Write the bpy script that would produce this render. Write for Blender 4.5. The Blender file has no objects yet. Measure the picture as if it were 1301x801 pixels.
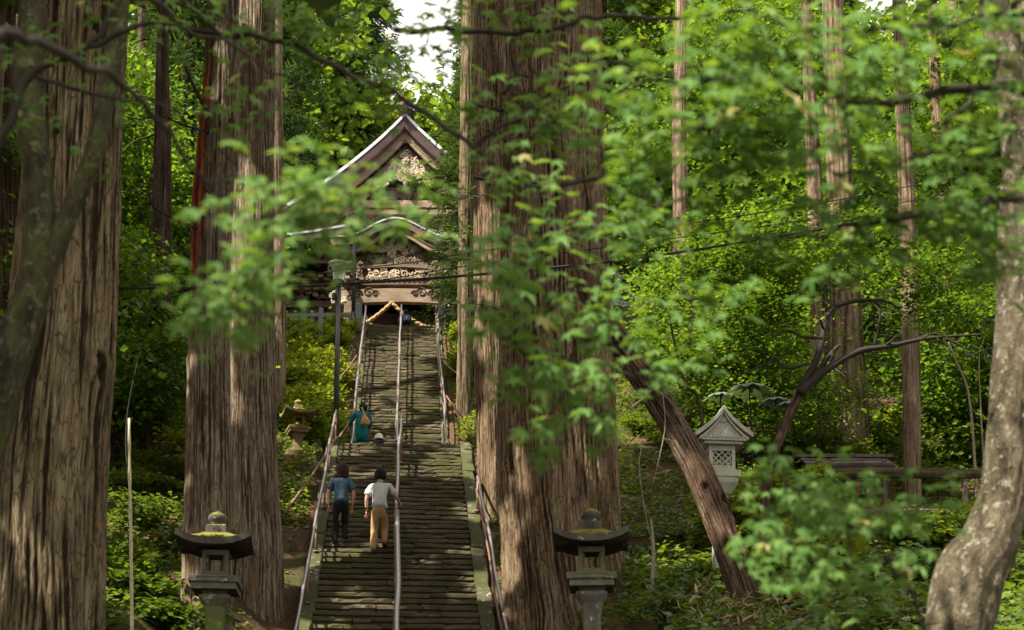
import bpy, math, random
import numpy as np
from mathutils import Vector, Matrix
random.seed(7)
RS = np.random.RandomState(11)
C = bpy.context.scene.collection
SC = bpy.context.scene
PI = math.pi

# ------------------------------------------------------------------ camera, sky, sun, exposure
FPX = 1800.0
TILT = math.radians(8.0)
EYE = 1.6
SHIFT = 1100 - 400.5 - FPX * math.tan(TILT)
cam_d = bpy.data.cameras.new('camera')
cam = bpy.data.objects.new('camera', cam_d); C.objects.link(cam)
cam.location = (0, 0, EYE); cam.rotation_euler = (math.radians(90) + TILT, 0, 0)
cam_d.sensor_width = 36.0; cam_d.lens = 36.0 * FPX / 1301.0
cam_d.shift_y = SHIFT / 1301.0
cam_d.clip_start = 0.1; cam_d.clip_end = 1500
cam_d.dof.use_dof = True; cam_d.dof.focus_distance = 31.0; cam_d.dof.aperture_fstop = 2.3
SC.camera = cam
SUN_TO = Vector((-0.52, -0.42, 0.86)).normalized()
sun_el = math.asin(SUN_TO.z); sun_az = math.atan2(SUN_TO.x, SUN_TO.y)
W = bpy.data.worlds.new('World'); SC.world = W; W.use_nodes = True
nt = W.node_tree; bg = nt.nodes['Background']
sky = nt.nodes.new('ShaderNodeTexSky'); sky.sky_type = 'NISHITA'; sky.sun_disc = False
sky.sun_elevation = sun_el; sky.sun_rotation = sun_az; sky.air_density = 1.0; sky.dust_density = 6.0
# thin bright cloud over the whole sky
tcw = nt.nodes.new('ShaderNodeTexCoord'); nzw = nt.nodes.new('ShaderNodeTexNoise'); nzw.inputs['Scale'].default_value = 2.2; nzw.inputs['Detail'].default_value = 6
nt.links.new(tcw.outputs['Generated'], nzw.inputs['Vector']); rpw = nt.nodes.new('ShaderNodeValToRGB'); rpw.color_ramp.elements[0].position = .32; rpw.color_ramp.elements[0].color = (.35, .35, .35, 1); rpw.color_ramp.elements[1].position = .6; rpw.color_ramp.elements[1].color = (.95, .95, .95, 1)
nt.links.new(nzw.outputs[0], rpw.inputs[0]); mxw = nt.nodes.new('ShaderNodeMix'); mxw.data_type = 'RGBA'
nt.links.new(rpw.outputs[0], mxw.inputs[0]); nt.links.new(sky.outputs[0], mxw.inputs[6]); mxw.inputs[7].default_value = (4.7, 4.45, 3.85, 1)
nt.links.new(mxw.outputs[2], bg.inputs[0]); bg.inputs[1].default_value = 0.15
sd = bpy.data.lights.new('sun', 'SUN'); sd.energy = 5.0; sd.angle = math.radians(0.53); sd.color = (1.0, 0.93, 0.80)
sun = bpy.data.objects.new('sun', sd); C.objects.link(sun); sun.location = (-30, -20, 60)
sun.rotation_euler = SUN_TO.to_track_quat('Z', 'Y').to_euler()
SC.view_settings.view_transform = 'Standard'; SC.view_settings.look = 'None'
SC.view_settings.exposure = 1.62; SC.view_settings.gamma = 1.0
SC.render.engine = 'CYCLES'
SC.cycles.max_bounces = 6; SC.cycles.transparent_max_bounces = 4; SC.cycles.diffuse_bounces = 4
SC.cycles.transmission_bounces = 4; SC.cycles.glossy_bounces = 2

def at(px, py, Y):
    """world point at ground distance Y in front of the camera, seen at a spot of the photograph"""
    r = (px - 650.5) / FPX; u = (400.5 - py + SHIFT) / FPX
    d = (r, math.cos(TILT) - u * math.sin(TILT), math.sin(TILT) + u * math.cos(TILT))
    k = Y / d[1]
    return Vector((d[0] * k, Y, EYE + d[2] * k))

def proj_np(P):
    z = P[:, 2] - EYE
    w = P[:, 1] * math.cos(TILT) + z * math.sin(TILT); v = z * math.cos(TILT) - P[:, 1] * math.sin(TILT)
    w = np.maximum(w, 0.05)
    return 650.5 + FPX * P[:, 0] / w, 400.5 - FPX * v / w + SHIFT

# ------------------------------------------------------------------ noise
_perm = np.random.RandomState(3).permutation(256).astype(np.int64); _perm = np.concatenate([_perm, _perm])
_g = np.random.RandomState(4).normal(size=(256, 3)); _g /= np.linalg.norm(_g, axis=1)[:, None]
def perlin(x, y, z):
    x = np.asarray(x, float); y = np.asarray(y, float) + 0 * x; z = np.asarray(z, float) + 0 * x
    xi = np.floor(x).astype(np.int64); yi = np.floor(y).astype(np.int64); zi = np.floor(z).astype(np.int64)
    xf = x - xi; yf = y - yi; zf = z - zi
    f = lambda t: t * t * t * (t * (t * 6 - 15) + 10)
    u, v, w = f(xf), f(yf), f(zf)
    def gr(i, j, k):
        h = _perm[_perm[_perm[(xi + i) & 255] + ((yi + j) & 255)] + ((zi + k) & 255)]
        g = _g[h]
        return g[..., 0] * (xf - i) + g[..., 1] * (yf - j) + g[..., 2] * (zf - k)
    l = lambda a, b, t: a + (b - a) * t
    return l(l(l(gr(0,0,0), gr(1,0,0), u), l(gr(0,1,0), gr(1,1,0), u), v),
             l(l(gr(0,0,1), gr(1,0,1), u), l(gr(0,1,1), gr(1,1,1), u), v), w) * 1.6
def sst(a, b, x):
    t = np.clip((np.asarray(x, float) - a) / (b - a), 0, 1); return t * t * (3 - 2 * t)

# ------------------------------------------------------------------ helpers
def link(o, parent=None):
    C.objects.link(o)
    if parent is not None: o.parent = parent
    return o
def tag(o, label=None, cat=None, group=None, kind=None):
    if label: o['label'] = label
    if cat: o['category'] = cat
    if group: o['group'] = group
    if kind: o['kind'] = kind
    return o
def empty(name, loc=(0, 0, 0), rz=0.0):
    o = bpy.data.objects.new(name, None); o.location = loc; o.rotation_euler = (0, 0, rz); o.empty_display_size = 0.2
    C.objects.link(o); return o
def np_mesh(name, V, F, mat=None, smooth=False, attrs=None):
    """F: (n,k) array of constant face size"""
    V = np.asarray(V, np.float32); F = np.asarray(F, np.int32)
    me = bpy.data.meshes.new(name); n, k = F.shape
    me.vertices.add(len(V)); me.vertices.foreach_set('co', V.ravel())
    me.loops.add(n * k); me.loops.foreach_set('vertex_index', F.ravel())
    me.polygons.add(n); me.polygons.foreach_set('loop_start', np.arange(0, n * k, k, dtype=np.int32))
    me.polygons.foreach_set('use_smooth', np.full(n, smooth, dtype=bool))
    me.update(calc_edges=True)
    for an, av in (attrs or {}).items():
        a = me.attributes.new(an, 'FLOAT', 'POINT'); a.data.foreach_set('value', np.asarray(av, np.float32))
    if mat: me.materials.append(mat)
    return me
def mob(name, me, parent=None, loc=None):
    o = bpy.data.objects.new(name, me); link(o, parent)
    if loc is not None: o.location = loc
    return o

class MB:
    """collects shapes, then builds ONE mesh object"""
    def __init__(s): s.v = []; s.f = []
    def add(s, vs, fs):
        b = len(s.v); s.v += [tuple(v) for v in vs]; s.f += [tuple(i + b for i in f) for f in fs]; return s
    def box(s, cx, cy, cz, sx, sy, sz, rz=0.0, ry=0.0, rx=0.0, taper=1.0, jit=0.0):
        vs = []
        M = Matrix.Rotation(rz, 3, 'Z') @ Matrix.Rotation(ry, 3, 'Y') @ Matrix.Rotation(rx, 3, 'X')
        for dz in (-.5, .5):
            for dx, dy in ((-.5, -.5), (.5, -.5), (.5, .5), (-.5, .5)):
                k = taper if dz > 0 else 1.0
                p = M @ Vector((dx * sx * k, dy * sy * k, dz * sz))
                if jit: p += Vector((random.uniform(-jit, jit), random.uniform(-jit, jit), random.uniform(-jit, jit)))
                vs.append((cx + p.x, cy + p.y, cz + p.z))
        return s.add(vs, [(3,2,1,0),(4,5,6,7),(0,1,5,4),(1,2,6,5),(2,3,7,6),(3,0,4,7)])
    def bar(s, a, b, w, h=None):
        a = Vector(a); b = Vector(b); h = h or w; d = (b - a)
        t = d.normalized(); up = Vector((0, 0, 1)) if abs(t.z) < .95 else Vector((0, 1, 0))
        x = t.cross(up).normalized(); y = x.cross(t).normalized(); vs = []
        for p in (a, b):
            for i, j in ((-1,-1),(1,-1),(1,1),(-1,1)): vs.append(p + x * (i * w / 2) + y * (j * h / 2))
        return s.add(vs, [(3,2,1,0),(4,5,6,7),(0,1,5,4),(1,2,6,5),(2,3,7,6),(3,0,4,7)])
    def tube(s, pts, r, n=8, cap=True):
        pts = [Vector(p) for p in pts]; rs = r if hasattr(r, '__len__') else [r] * len(pts)
        vs = []; fs = []; prev = None
        for i, p in enumerate(pts):
            t = (pts[min(i + 1, len(pts) - 1)] - pts[max(i - 1, 0)])
            t = t.normalized() if t.length > 1e-9 else Vector((0, 0, 1))
            if prev is None:
                ref = Vector((0, 0, 1)) if abs(t.z) < .9 else Vector((1, 0, 0)); x = t.cross(ref).normalized()
            else:
                x = prev - t * prev.dot(t); x = x.normalized() if x.length > 1e-6 else t.orthogonal().normalized()
            prev = x; y = t.cross(x)
            for k in range(n):
                a = 2 * PI * k / n; vs.append(p + (x * math.cos(a) + y * math.sin(a)) * rs[i])
            if i:
                o = (i - 1) * n
                for k in range(n): fs.append((o + k, o + (k + 1) % n, o + n + (k + 1) % n, o + n + k))
        if cap:
            fs.append(tuple(range(n - 1, -1, -1))); m = (len(pts) - 1) * n; fs.append(tuple(range(m, m + n)))
        return s.add(vs, fs)
    def lathe(s, prof, n=16, c=(0, 0, 0), square=False, rot=0.0):
        vs = []; fs = []
        for r, z in prof:
            for k in range(n):
                a = 2 * PI * (k + .5) / n + rot; rr = r
                if square:
                    rr = r / max(abs(math.cos(a - rot)), abs(math.sin(a - rot)))
                vs.append((c[0] + rr * math.cos(a), c[1] + rr * math.sin(a), c[2] + z))
        m = len(prof)
        for i in range(m - 1):
            for k in range(n): fs.append((i*n + k, i*n + (k+1) % n, (i+1)*n + (k+1) % n, (i+1)*n + k))
        fs.append(tuple(range(n - 1, -1, -1))); fs.append(tuple(range((m-1)*n, m*n)))
        return s.add(vs, fs)
    def ell(s, c, r, nu=12, nv=8, M=None):
        vs = []; fs = []
        for j in range(nv + 1):
            th = PI * j / nv
            for i in range(nu):
                ph = 2 * PI * i / nu
                p = Vector((r[0]*math.sin(th)*math.cos(ph), r[1]*math.sin(th)*math.sin(ph), r[2]*math.cos(th)))
                if M: p = M @ p
                vs.append((c[0]+p.x, c[1]+p.y, c[2]+p.z))
        for j in range(nv):
            for i in range(nu): fs.append((j*nu+i, (j+1)*nu+i, (j+1)*nu+(i+1) % nu, j*nu+(i+1) % nu))
        return s.add(vs, fs)
    def prism(s, prof, y0, y1):
        """closed outline of (x,z) extruded along y"""
        n = len(prof); vs = [(x, y0, z) for x, z in prof] + [(x, y1, z) for x, z in prof]
        fs = [tuple(range(n)), tuple(range(2*n-1, n-1, -1))] + [(k, k + n, (k+1) % n + n, (k+1) % n) for k in range(n)]
        return s.add(vs, fs)
    def build(s, name, mat, parent=None, smooth=False, loc=None, bevel=0.0, mesh_only=False):
        me = bpy.data.meshes.new(name); me.from_pydata(s.v, [], s.f)
        if smooth: me.polygons.foreach_set('use_smooth', np.ones(len(me.polygons), bool))
        me.update(); me.materials.append(mat)
        if mesh_only: return me
        o = mob(name, me, parent, loc)
        if bevel:
            b = o.modifiers.new('bevel', 'BEVEL'); b.width = bevel; b.segments = 2; b.limit_method = 'ANGLE'
        return o

def catmull(P, n):
    P = [np.array(p, float) for p in P]; m = len(P)
    if m == 2: return np.array([P[0] + (P[1] - P[0]) * t for t in np.linspace(0, 1, n)])
    Q = [2*P[0] - P[1]] + P + [2*P[-1] - P[-2]]; out = []
    for t in np.linspace(0, m - 1, n):
        i = min(int(t), m - 2); u = t - i; a, b, c, d = Q[i], Q[i+1], Q[i+2], Q[i+3]
        out.append(.5 * ((2*b) + (-a + c)*u + (2*a - 5*b + 4*c - d)*u*u + (-a + 3*b - 3*c + d)*u**3))
    return np.array(out)

# ------------------------------------------------------------------ materials
def new_mat(name):
    m = bpy.data.materials.new(name); m.use_nodes = True; n = m.node_tree.nodes; n.clear()
    o = n.new('ShaderNodeOutputMaterial'); return m, m.node_tree, o
def N(t, typ, **kw):
    n = t.nodes.new(typ)
    for k, v in kw.items():
        if k.startswith('i_'):
            key = k[2:]; key = int(key) if key.isdigit() else key.replace('_', ' ')
            n.inputs[key].default_value = v
        else: setattr(n, k, v)
    return n
def ramp(t, fac, stops, interp='LINEAR'):
    r = t.nodes.new('ShaderNodeValToRGB'); r.color_ramp.interpolation = interp
    e = r.color_ramp.elements
    while len(e) < len(stops): e.new(0.5)
    for k, (p, c) in enumerate(stops): e[k].position = p; e[k].color = (*c, 1)
    t.links.new(fac, r.inputs[0]); return r.outputs[0]
def mixc(t, fac, a, b, mode='MIX'):
    m = t.nodes.new('ShaderNodeMix'); m.data_type = 'RGBA'; m.blend_type = mode
    for s, v in ((m.inputs[0], fac), (m.inputs[6], a), (m.inputs[7], b)):
        if hasattr(v, 'is_linked'): t.links.new(v, s)
        elif isinstance(v, (int, float)): s.default_value = v
        else: s.default_value = (*v, 1)
    return m.outputs[2]
def coords(t, scale=(1, 1, 1), kind='Object'):
    tc = N(t, 'ShaderNodeTexCoord'); mp = N(t, 'ShaderNodeMapping'); mp.inputs['Scale'].default_value = scale
    t.links.new(tc.outputs[kind], mp.inputs[0]); return mp.outputs[0]
def gcoords(t, scale=(1, 1, 1)):
    g = N(t, 'ShaderNodeNewGeometry'); mp = N(t, 'ShaderNodeMapping'); mp.inputs['Scale'].default_value = scale
    t.links.new(g.outputs['Position'], mp.inputs[0]); return mp.outputs[0]
def noise(t, vec, scale, detail=5, rough=.6, dist=0.0):
    n = N(t, 'ShaderNodeTexNoise'); n.inputs['Scale'].default_value = scale; n.inputs['Detail'].default_value = detail
    n.inputs['Roughness'].default_value = rough; n.inputs['Distortion'].default_value = dist
    t.links.new(vec, n.inputs['Vector']); return n.outputs[0]
def bump(t, h, strength, dist=.02):
    b = N(t, 'ShaderNodeBump'); b.inputs['Strength'].default_value = strength; b.inputs['Distance'].default_value = dist
    t.links.new(h, b.inputs['Height']); return b.outputs[0]
def prin(t, out, col, rough=.8, nrm=None, metal=0.0, spec=.3):
    p = N(t, 'ShaderNodeBsdfPrincipled')
    if hasattr(col, 'is_linked'): t.links.new(col, p.inputs['Base Color'])
    else: p.inputs['Base Color'].default_value = (*col, 1)
    if hasattr(rough, 'is_linked'): t.links.new(rough, p.inputs['Roughness'])
    else: p.inputs['Roughness'].default_value = rough
    p.inputs['Metallic'].default_value = metal; p.inputs['Specular IOR Level'].default_value = spec
    if nrm is not None: t.links.new(nrm, p.inputs['Normal'])
    t.links.new(p.outputs[0], out.inputs[0]); return p

def mat_bark(name, ridge, mid, crev, moss=0.0, mosscol=(.07, .085, .02), fine=60.0, warm=None):
    m, t, o = new_mat(name)
    a = N(t, 'ShaderNodeAttribute', attribute_name='ridge')
    v = coords(t, (1, 1, .11)); n1 = noise(t, v, fine, 5, .65)
    v2 = coords(t, (1, 1, .35)); n2 = noise(t, v2, 3.0, 4, .6)
    s = N(t, 'ShaderNodeMath', operation='MULTIPLY_ADD'); t.links.new(n1, s.inputs[0]); s.inputs[1].default_value = .40
    t.links.new(a.outputs['Fac'], s.inputs[2])
    s2 = N(t, 'ShaderNodeMath', operation='SUBTRACT'); t.links.new(s.outputs[0], s2.inputs[0]); s2.inputs[1].default_value = .20
    c = ramp(t, s2.outputs[0], [(.02, crev), (.24, mid), (.80, ridge)])
    n6 = noise(t, coords(t, (1, 1, .25)), 14.0, 6, .7)
    tone = mixc(t, 1.0, ramp(t, n2, [(.3, (.55, .52, .50)), (.5, (1, .98, .95)), (.72, (1.3, 1.3, 1.3))]), ramp(t, n6, [(.32, (.6, .58, .56)), (.66, (1.25, 1.25, 1.25))]), 'MULTIPLY')
    c = mixc(t, 1.0, c, tone, 'MULTIPLY')
    if warm:
        nw = noise(t, coords(t, (1, 1, .12)), 5.0, 3, .6)
        c = mixc(t, ramp(t, nw, [(.52, (0, 0, 0)), (.66, (.75, .75, .75))]), c, warm)
    # flaky plates: narrow dark cracks between long scales of bark
    vo = N(t, 'ShaderNodeTexVoronoi', feature='DISTANCE_TO_EDGE'); vo.inputs['Scale'].default_value = fine * .62; vo.inputs['Randomness'].default_value = 1.0
    vd = N(t, 'ShaderNodeVectorMath', operation='ADD'); sc_ = N(t, 'ShaderNodeVectorMath', operation='SCALE'); nd = N(t, 'ShaderNodeTexNoise'); nd.inputs['Scale'].default_value = 7.0
    t.links.new(coords(t, (1, 1, .4)), nd.inputs['Vector']); t.links.new(nd.outputs['Color'], sc_.inputs[0]); sc_.inputs['Scale'].default_value = .10
    t.links.new(coords(t, (1, 1, .085)), vd.inputs[0]); t.links.new(sc_.outputs[0], vd.inputs[1]); t.links.new(vd.outputs[0], vo.inputs['Vector'])
    ck = ramp(t, vo.outputs['Distance'], [(.0, (.85, .85, .85)), (.09, (0, 0, 0))]); c = mixc(t, ck, c, tuple(q * 1.3 for q in crev))
    n3 = noise(t, coords(t), 9.0, 6, .7)
    mk = ramp(t, n3, [(.62 - moss * .3, (0, 0, 0)), (.72 - moss * .2, (.8, .8, .8))])
    mm = N(t, 'ShaderNodeMath', operation='MULTIPLY'); t.links.new(mk, mm.inputs[0]); mm.inputs[1].default_value = min(1, moss * 1.6)
    c = mixc(t, mm.outputs[0], c, mosscol)
    nb = bump(t, n1, .9, .03)
    prin(t, o, c, .9, nb, spec=.12); return m

def mat_leaf(name, cols, trans=.45, rough=.5, spec=.35, pos_scale=.35):
    m, t, o = new_mat(name)
    a = N(t, 'ShaderNodeAttribute', attribute_name='tint')
    n = noise(t, gcoords(t), pos_scale, 2, .5)
    s = N(t, 'ShaderNodeMath', operation='MULTIPLY_ADD'); t.links.new(n, s.inputs[0]); s.inputs[1].default_value = 1.1
    t.links.new(a.outputs['Fac'], s.inputs[2])
    h = N(t, 'ShaderNodeMath', operation='MULTIPLY_ADD'); t.links.new(s.outputs[0], h.inputs[0]); h.inputs[1].default_value = .62; h.inputs[2].default_value = -.15
    k = len(cols)
    c = ramp(t, h.outputs[0], [(i / (k - 1), cc) for i, cc in enumerate(cols)])
    p = N(t, 'ShaderNodeBsdfPrincipled'); t.links.new(c, p.inputs['Base Color'])
    p.inputs['Roughness'].default_value = rough; p.inputs['Specular IOR Level'].default_value = spec
    tr = N(t, 'ShaderNodeBsdfTranslucent')
    tc = mixc(t, 1.0, c, (1.75, 1.45, .5), 'MULTIPLY'); t.links.new(tc, tr.inputs[0])
    mx = N(t, 'ShaderNodeMixShader'); mx.inputs[0].default_value = trans
    t.links.new(p.outputs[0], mx.inputs[1]); t.links.new(tr.outputs[0], mx.inputs[2]); t.links.new(mx.outputs[0], o.inputs[0])
    return m

def mat_stone(name, base, dark, moss, mosscol=(.10, .13, .02), scale=6.0, up_moss=True, rough=.9, spot=(.42, .42, .36), spots=.0, objrand=0.0, upk=.22):
    m, t, o = new_mat(name); v = gcoords(t)
    n1 = noise(t, v, scale, 8, .68); n2 = noise(t, v, scale * .28, 4, .6); n3 = noise(t, v, scale * 9, 4, .7)
    c = ramp(t, n1, [(.32, dark), (.68, base)])
    c = mixc(t, ramp(t, n3, [(.35, (.0, .0, .0)), (.65, (.35, .35, .35))]), c, tuple(x * .55 for x in base))
    if objrand:
        oi = N(t, 'ShaderNodeObjectInfo'); cc = ramp(t, oi.outputs['Random'], [(0, (1 - objrand,) * 3), (1, (1 + objrand,) * 3)])
        c = mixc(t, 1.0, c, cc, 'MULTIPLY')
    if spots:
        n5 = noise(t, v, scale * 2.2, 3, .5); c = mixc(t, ramp(t, n5, [(.66 - spots * .1, (0, 0, 0)), (.70 - spots * .1, (.8, .8, .8))]), c, spot)
    g = N(t, 'ShaderNodeNewGeometry'); sx = N(t, 'ShaderNodeSeparateXYZ'); t.links.new(g.outputs['Normal'], sx.inputs[0])
    f = N(t, 'ShaderNodeMath', operation='MULTIPLY_ADD'); t.links.new(sx.outputs[2], f.inputs[0]); f.inputs[1].default_value = upk if up_moss else .02
    t.links.new(n2, f.inputs[2])
    f2 = N(t, 'ShaderNodeMath', operation='MULTIPLY_ADD'); t.links.new(n3, f2.inputs[0]); f2.inputs[1].default_value = .22; t.links.new(f.outputs[0], f2.inputs[2])
    mk = ramp(t, f2.outputs[0], [(.88 - moss * .5, (0, 0, 0)), (1.0 - moss * .5, (.92, .92, .92))])
    mc = ramp(t, n3, [(.3, tuple(x * .55 for x in mosscol)), (.7, tuple(x * 1.25 for x in mosscol))])
    c = mixc(t, mk, c, mc)
    prin(t, o, c, rough, bump(t, n3, .5, .012), spec=.2); return m

def mat_simple(name, col, rough=.6, metal=0.0, var=.15, scale=8.0, bmp=.1, spec=.3, stretch=(1, 1, 1)):
    m, t, o = new_mat(name); v = coords(t, stretch); n = noise(t, v, scale, 5, .6)
    c = ramp(t, n, [(.3, tuple(x * (1 - var) for x in col)), (.7, tuple(min(1, x * (1 + var)) for x in col))])
    prin(t, o, c, rough, bump(t, n, bmp, .01), metal, spec); return m

def mat_wood(name, lo, hi, scale=3.0, stretch=(.6, .6, 6)):
    m, t, o = new_mat(name); v = coords(t, stretch); n = noise(t, v, scale, 7, .65, .4); n2 = noise(t, coords(t), 1.4, 3, .5)
    c = ramp(t, n, [(.3, lo), (.7, hi)]); c = mixc(t, 1.0, c, ramp(t, n2, [(.3, (.7, .68, .66)), (.7, (1.15, 1.12, 1.1))]), 'MULTIPLY')
    prin(t, o, c, .8, bump(t, n, .3, .01), spec=.2); return m

M = {}
M['bark_a'] = mat_bark('weathered cedar bark', (.205, .168, .105), (.120, .092, .052), (.018, .012, .007), moss=.22, fine=34)
M['bark_b'] = mat_bark('grey cedar bark', (.25, .215, .165), (.145, .115, .08), (.04, .022, .013), moss=.15, warm=(.13, .08, .045), fine=26)
M['bark_c'] = mat_bark('red brown cedar bark', (.225, .172, .115), (.130, .090, .054), (.026, .015, .009), moss=.16, warm=(.135, .085, .045), fine=24)
M['bark_red'] = mat_bark('torn orange bark', (.36, .13, .05), (.24, .07, .025), (.07, .02, .01))
M['bark_d'] = mat_bark('leaning trunk bark', (.16, .12, .085), (.08, .05, .032), (.028, .014, .009), moss=.08, warm=(.10, .055, .033))
def mat_blotch(name, a, b, c_, d, zs=.5):
    m, t, o = new_mat(name); n1 = noise(t, coords(t, (1, 1, zs)), 5.5, 6, .7, .6); n2 = noise(t, coords(t, (1, 1, .8)), 16, 5, .7); n3 = noise(t, coords(t, (1, 1, .35)), 45, 4, .7)
    c = ramp(t, n1, [(.36, a), (.48, b), (.60, c_)]); c = mixc(t, ramp(t, n2, [(.56, (0, 0, 0)), (.62, (.85, .85, .85))]), c, d)
    c = mixc(t, 1.0, c, ramp(t, n3, [(.3, (.6, .6, .6)), (.7, (1.2, 1.2, 1.2))]), 'MULTIPLY')
    ad = N(t, 'ShaderNodeMath', operation='ADD'); t.links.new(n2, ad.inputs[0]); t.links.new(n3, ad.inputs[1]); prin(t, o, c, .9, bump(t, ad.outputs[0], .8, .03), spec=.12); return m
M['bark_e'] = mat_blotch('mottled maple bark', (.030, .026, .016), (.068, .056, .034), (.12, .10, .065), (.22, .20, .15))
M['bark_f'] = mat_blotch('mossy maple bark', (.022, .02, .012), (.05, .046, .024), (.06, .07, .022), (.12, .115, .07))
M['bark_bg'] = mat_bark('distant cedar bark', (.28, .22, .16), (.17, .12, .08), (.06, .033, .022))
M['bark_dark'] = mat_bark('dark trunk bark', (.12, .09, .065), (.07, .045, .032), (.02, .012, .01))
M['twig'] = mat_simple('dark twig', (.024, .019, .013), .85, var=.3, scale=20)
M['twig_pale'] = mat_simple('pale twig', (.22, .18, .13), .8, var=.3, scale=20)
M['leaf_front'] = mat_leaf('maple leaf near', [(.050, .110, .024), (.085, .175, .040), (.12, .225, .06), (.19, .28, .085)], .4, .65, .15, .8)
M['leaf_yellow'] = mat_leaf('turning maple leaf', [(.30, .30, .11), (.34, .33, .14)], .3)
M['leaf_maple'] = mat_leaf('maple leaf far', [(.020, .050, .010), (.045, .105, .015), (.09, .18, .024), (.20, .28, .045)], .5, .4, .5, 1.1)
M['leaf_far'] = mat_leaf('forest leaf', [(.020, .048, .012), (.045, .098, .018), (.10, .175, .03), (.23, .29, .06)], .5, .4, .5, pos_scale=.5)
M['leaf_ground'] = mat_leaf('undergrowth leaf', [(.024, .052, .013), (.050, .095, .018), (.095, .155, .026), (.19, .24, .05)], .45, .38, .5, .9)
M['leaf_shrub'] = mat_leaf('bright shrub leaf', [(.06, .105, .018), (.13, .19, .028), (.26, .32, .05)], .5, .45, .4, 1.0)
M['leaf_cedar'] = mat_leaf('cedar needles', [(.022, .05, .018), (.04, .08, .028), (.06, .11, .035)], .3, .6, .25)
M['leaf_blue'] = mat_leaf('large pale leaf', [(.085, .14, .10), (.12, .18, .13)], .15, .5, .4)
M['litter'] = mat_leaf('dry litter', [(.06, .035, .018), (.12, .07, .035), (.2, .13, .07)], .1, .8, .1, 1.2)
M['straw'] = mat_leaf('dry straw leaf', [(.18, .13, .06), (.36, .29, .16)], .2, .7, .2)
M['step'] = mat_stone('worn mossy step stone', (.105, .084, .052), (.046, .036, .021), .40, (.050, .052, .010), 2.6, spots=0, objrand=.3)
M['curb'] = mat_stone('mossy curb stone', (.10, .086, .058), (.040, .035, .02), .42, (.048, .054, .014), 3.5, spots=.35, objrand=.35)
M['lantern'] = mat_stone('weathered lantern stone', (.15, .145, .115), (.065, .06, .046), .42, (.10, .125, .03), 5.0, spots=.15)
M['lantern_green'] = mat_stone('green lantern stone', (.14, .135, .10), (.06, .058, .04), .60, (.105, .125, .03), 3.0, up_moss=False, spots=.2)
M['lantern_roof'] = mat_stone('dark roof stone mossy on top', (.095, .088, .07), (.035, .032, .026), .02, (.15, .145, .02), 5.0, upk=.55, spots=.1)
M['lantern_moss'] = mat_stone('very mossy lantern stone', (.16, .15, .09), (.08, .075, .035), .8, (.15, .16, .018), 4.0)
M['lantern_white'] = mat_stone('pale lantern stone', (.42, .42, .35), (.24, .25, .20), .26, (.16, .19, .08), 3.0)
M['grey_stone'] = mat_stone('grey fence stone', (.22, .25, .25), (.15, .17, .17), .1, (.1, .13, .05), 3.0)
M['wall_stone'] = mat_stone('mossy retaining stone', (.10, .09, .065), (.05, .045, .03), .6, (.05, .065, .015), 2.0)
M['steel'] = mat_simple('worn steel tube', (.30, .27, .275), .42, .85, .25, 30, .03, .5)
M['rust'] = mat_simple('rusty brown tube', (.17, .085, .055), .55, .3, .35, 14, .1, .4)
M['black_metal'] = mat_simple('black painted post', (.012, .013, .014), .4, 0, .2, 5, .03, .5)
M['cable'] = mat_simple('black cable', (.01, .01, .01), .6)
M['glass'] = mat_simple('frosted ribbed lamp glass', (.66, .68, .62), .25, 0, .08, 10, .02, .6)
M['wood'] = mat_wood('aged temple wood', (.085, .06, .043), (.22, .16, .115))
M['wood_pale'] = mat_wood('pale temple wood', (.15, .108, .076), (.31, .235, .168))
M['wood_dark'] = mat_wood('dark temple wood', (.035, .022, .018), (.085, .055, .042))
M['wood_red'] = mat_wood('red brown door wood', (.07, .022, .014), (.13, .045, .03))
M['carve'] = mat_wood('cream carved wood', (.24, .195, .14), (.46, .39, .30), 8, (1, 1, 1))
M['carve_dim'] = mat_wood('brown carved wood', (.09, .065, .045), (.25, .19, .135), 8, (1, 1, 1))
M['roof_edge'] = mat_wood('layered dark roof edge', (.075, .048, .05), (.15, .10, .10), 6, (.4, .4, 8))
M['roof_metal'] = mat_simple('pale copper roof sheet', (.42, .42, .46), .45, .35, .12, 4, .05, .5)
M['rope'] = mat_simple('straw rope', (.30, .19, .075), .8, 0, .3, 40, .4)
M['bamboo'] = mat_simple('pale bamboo', (.42, .38, .24), .5, 0, .2, 10)
M['plank'] = mat_wood('weathered roof plank', (.07, .055, .05), (.17, .145, .13), 4, (6, .6, .6))
M['log'] = mat_bark('mossy log', (.13, .10, .06), (.07, .055, .03), (.02, .02, .01), moss=.5)
M['skin'] = mat_simple('skin', (.46, .27, .19), .5, 0, .05, 10, .0, .3)
M['hair'] = mat_simple('black hair', (.006, .005, .005), .8, 0, .3, 60, .3)
M['hair_brown'] = mat_simple('dark red brown hair', (.030, .010, .009), .8, 0, .3, 60, .3)
def cloth(name, col, rough=.85): return mat_simple(name, col, rough, 0, .18, 7, .25, .15)
M['blue_shirt'] = cloth('slate blue cotton', (.055, .105, .16)); M['grey_shirt'] = cloth('light grey cotton', (.46, .47, .46))
M['khaki'] = cloth('khaki cotton', (.32, .20, .095)); M['black_cloth'] = cloth('black cloth', (.010, .011, .016))
M['navy'] = cloth('navy cloth', (.013, .017, .035)); M['teal'] = cloth('teal cloth', (.006, .115, .125))
M['tan'] = cloth('tan cloth bag', (.46, .26, .095)); M['cream'] = cloth('cream hat cloth', (.58, .56, .48))
M['shoe'] = mat_simple('dark shoe', (.02, .018, .016), .5); M['red_paint'] = mat_simple('red label', (.5, .04, .03))
M['teal_paint'] = mat_simple('green blue label', (.03, .25, .25)); M['white_paint'] = mat_simple('white panel', (.7, .7, .68))
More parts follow.
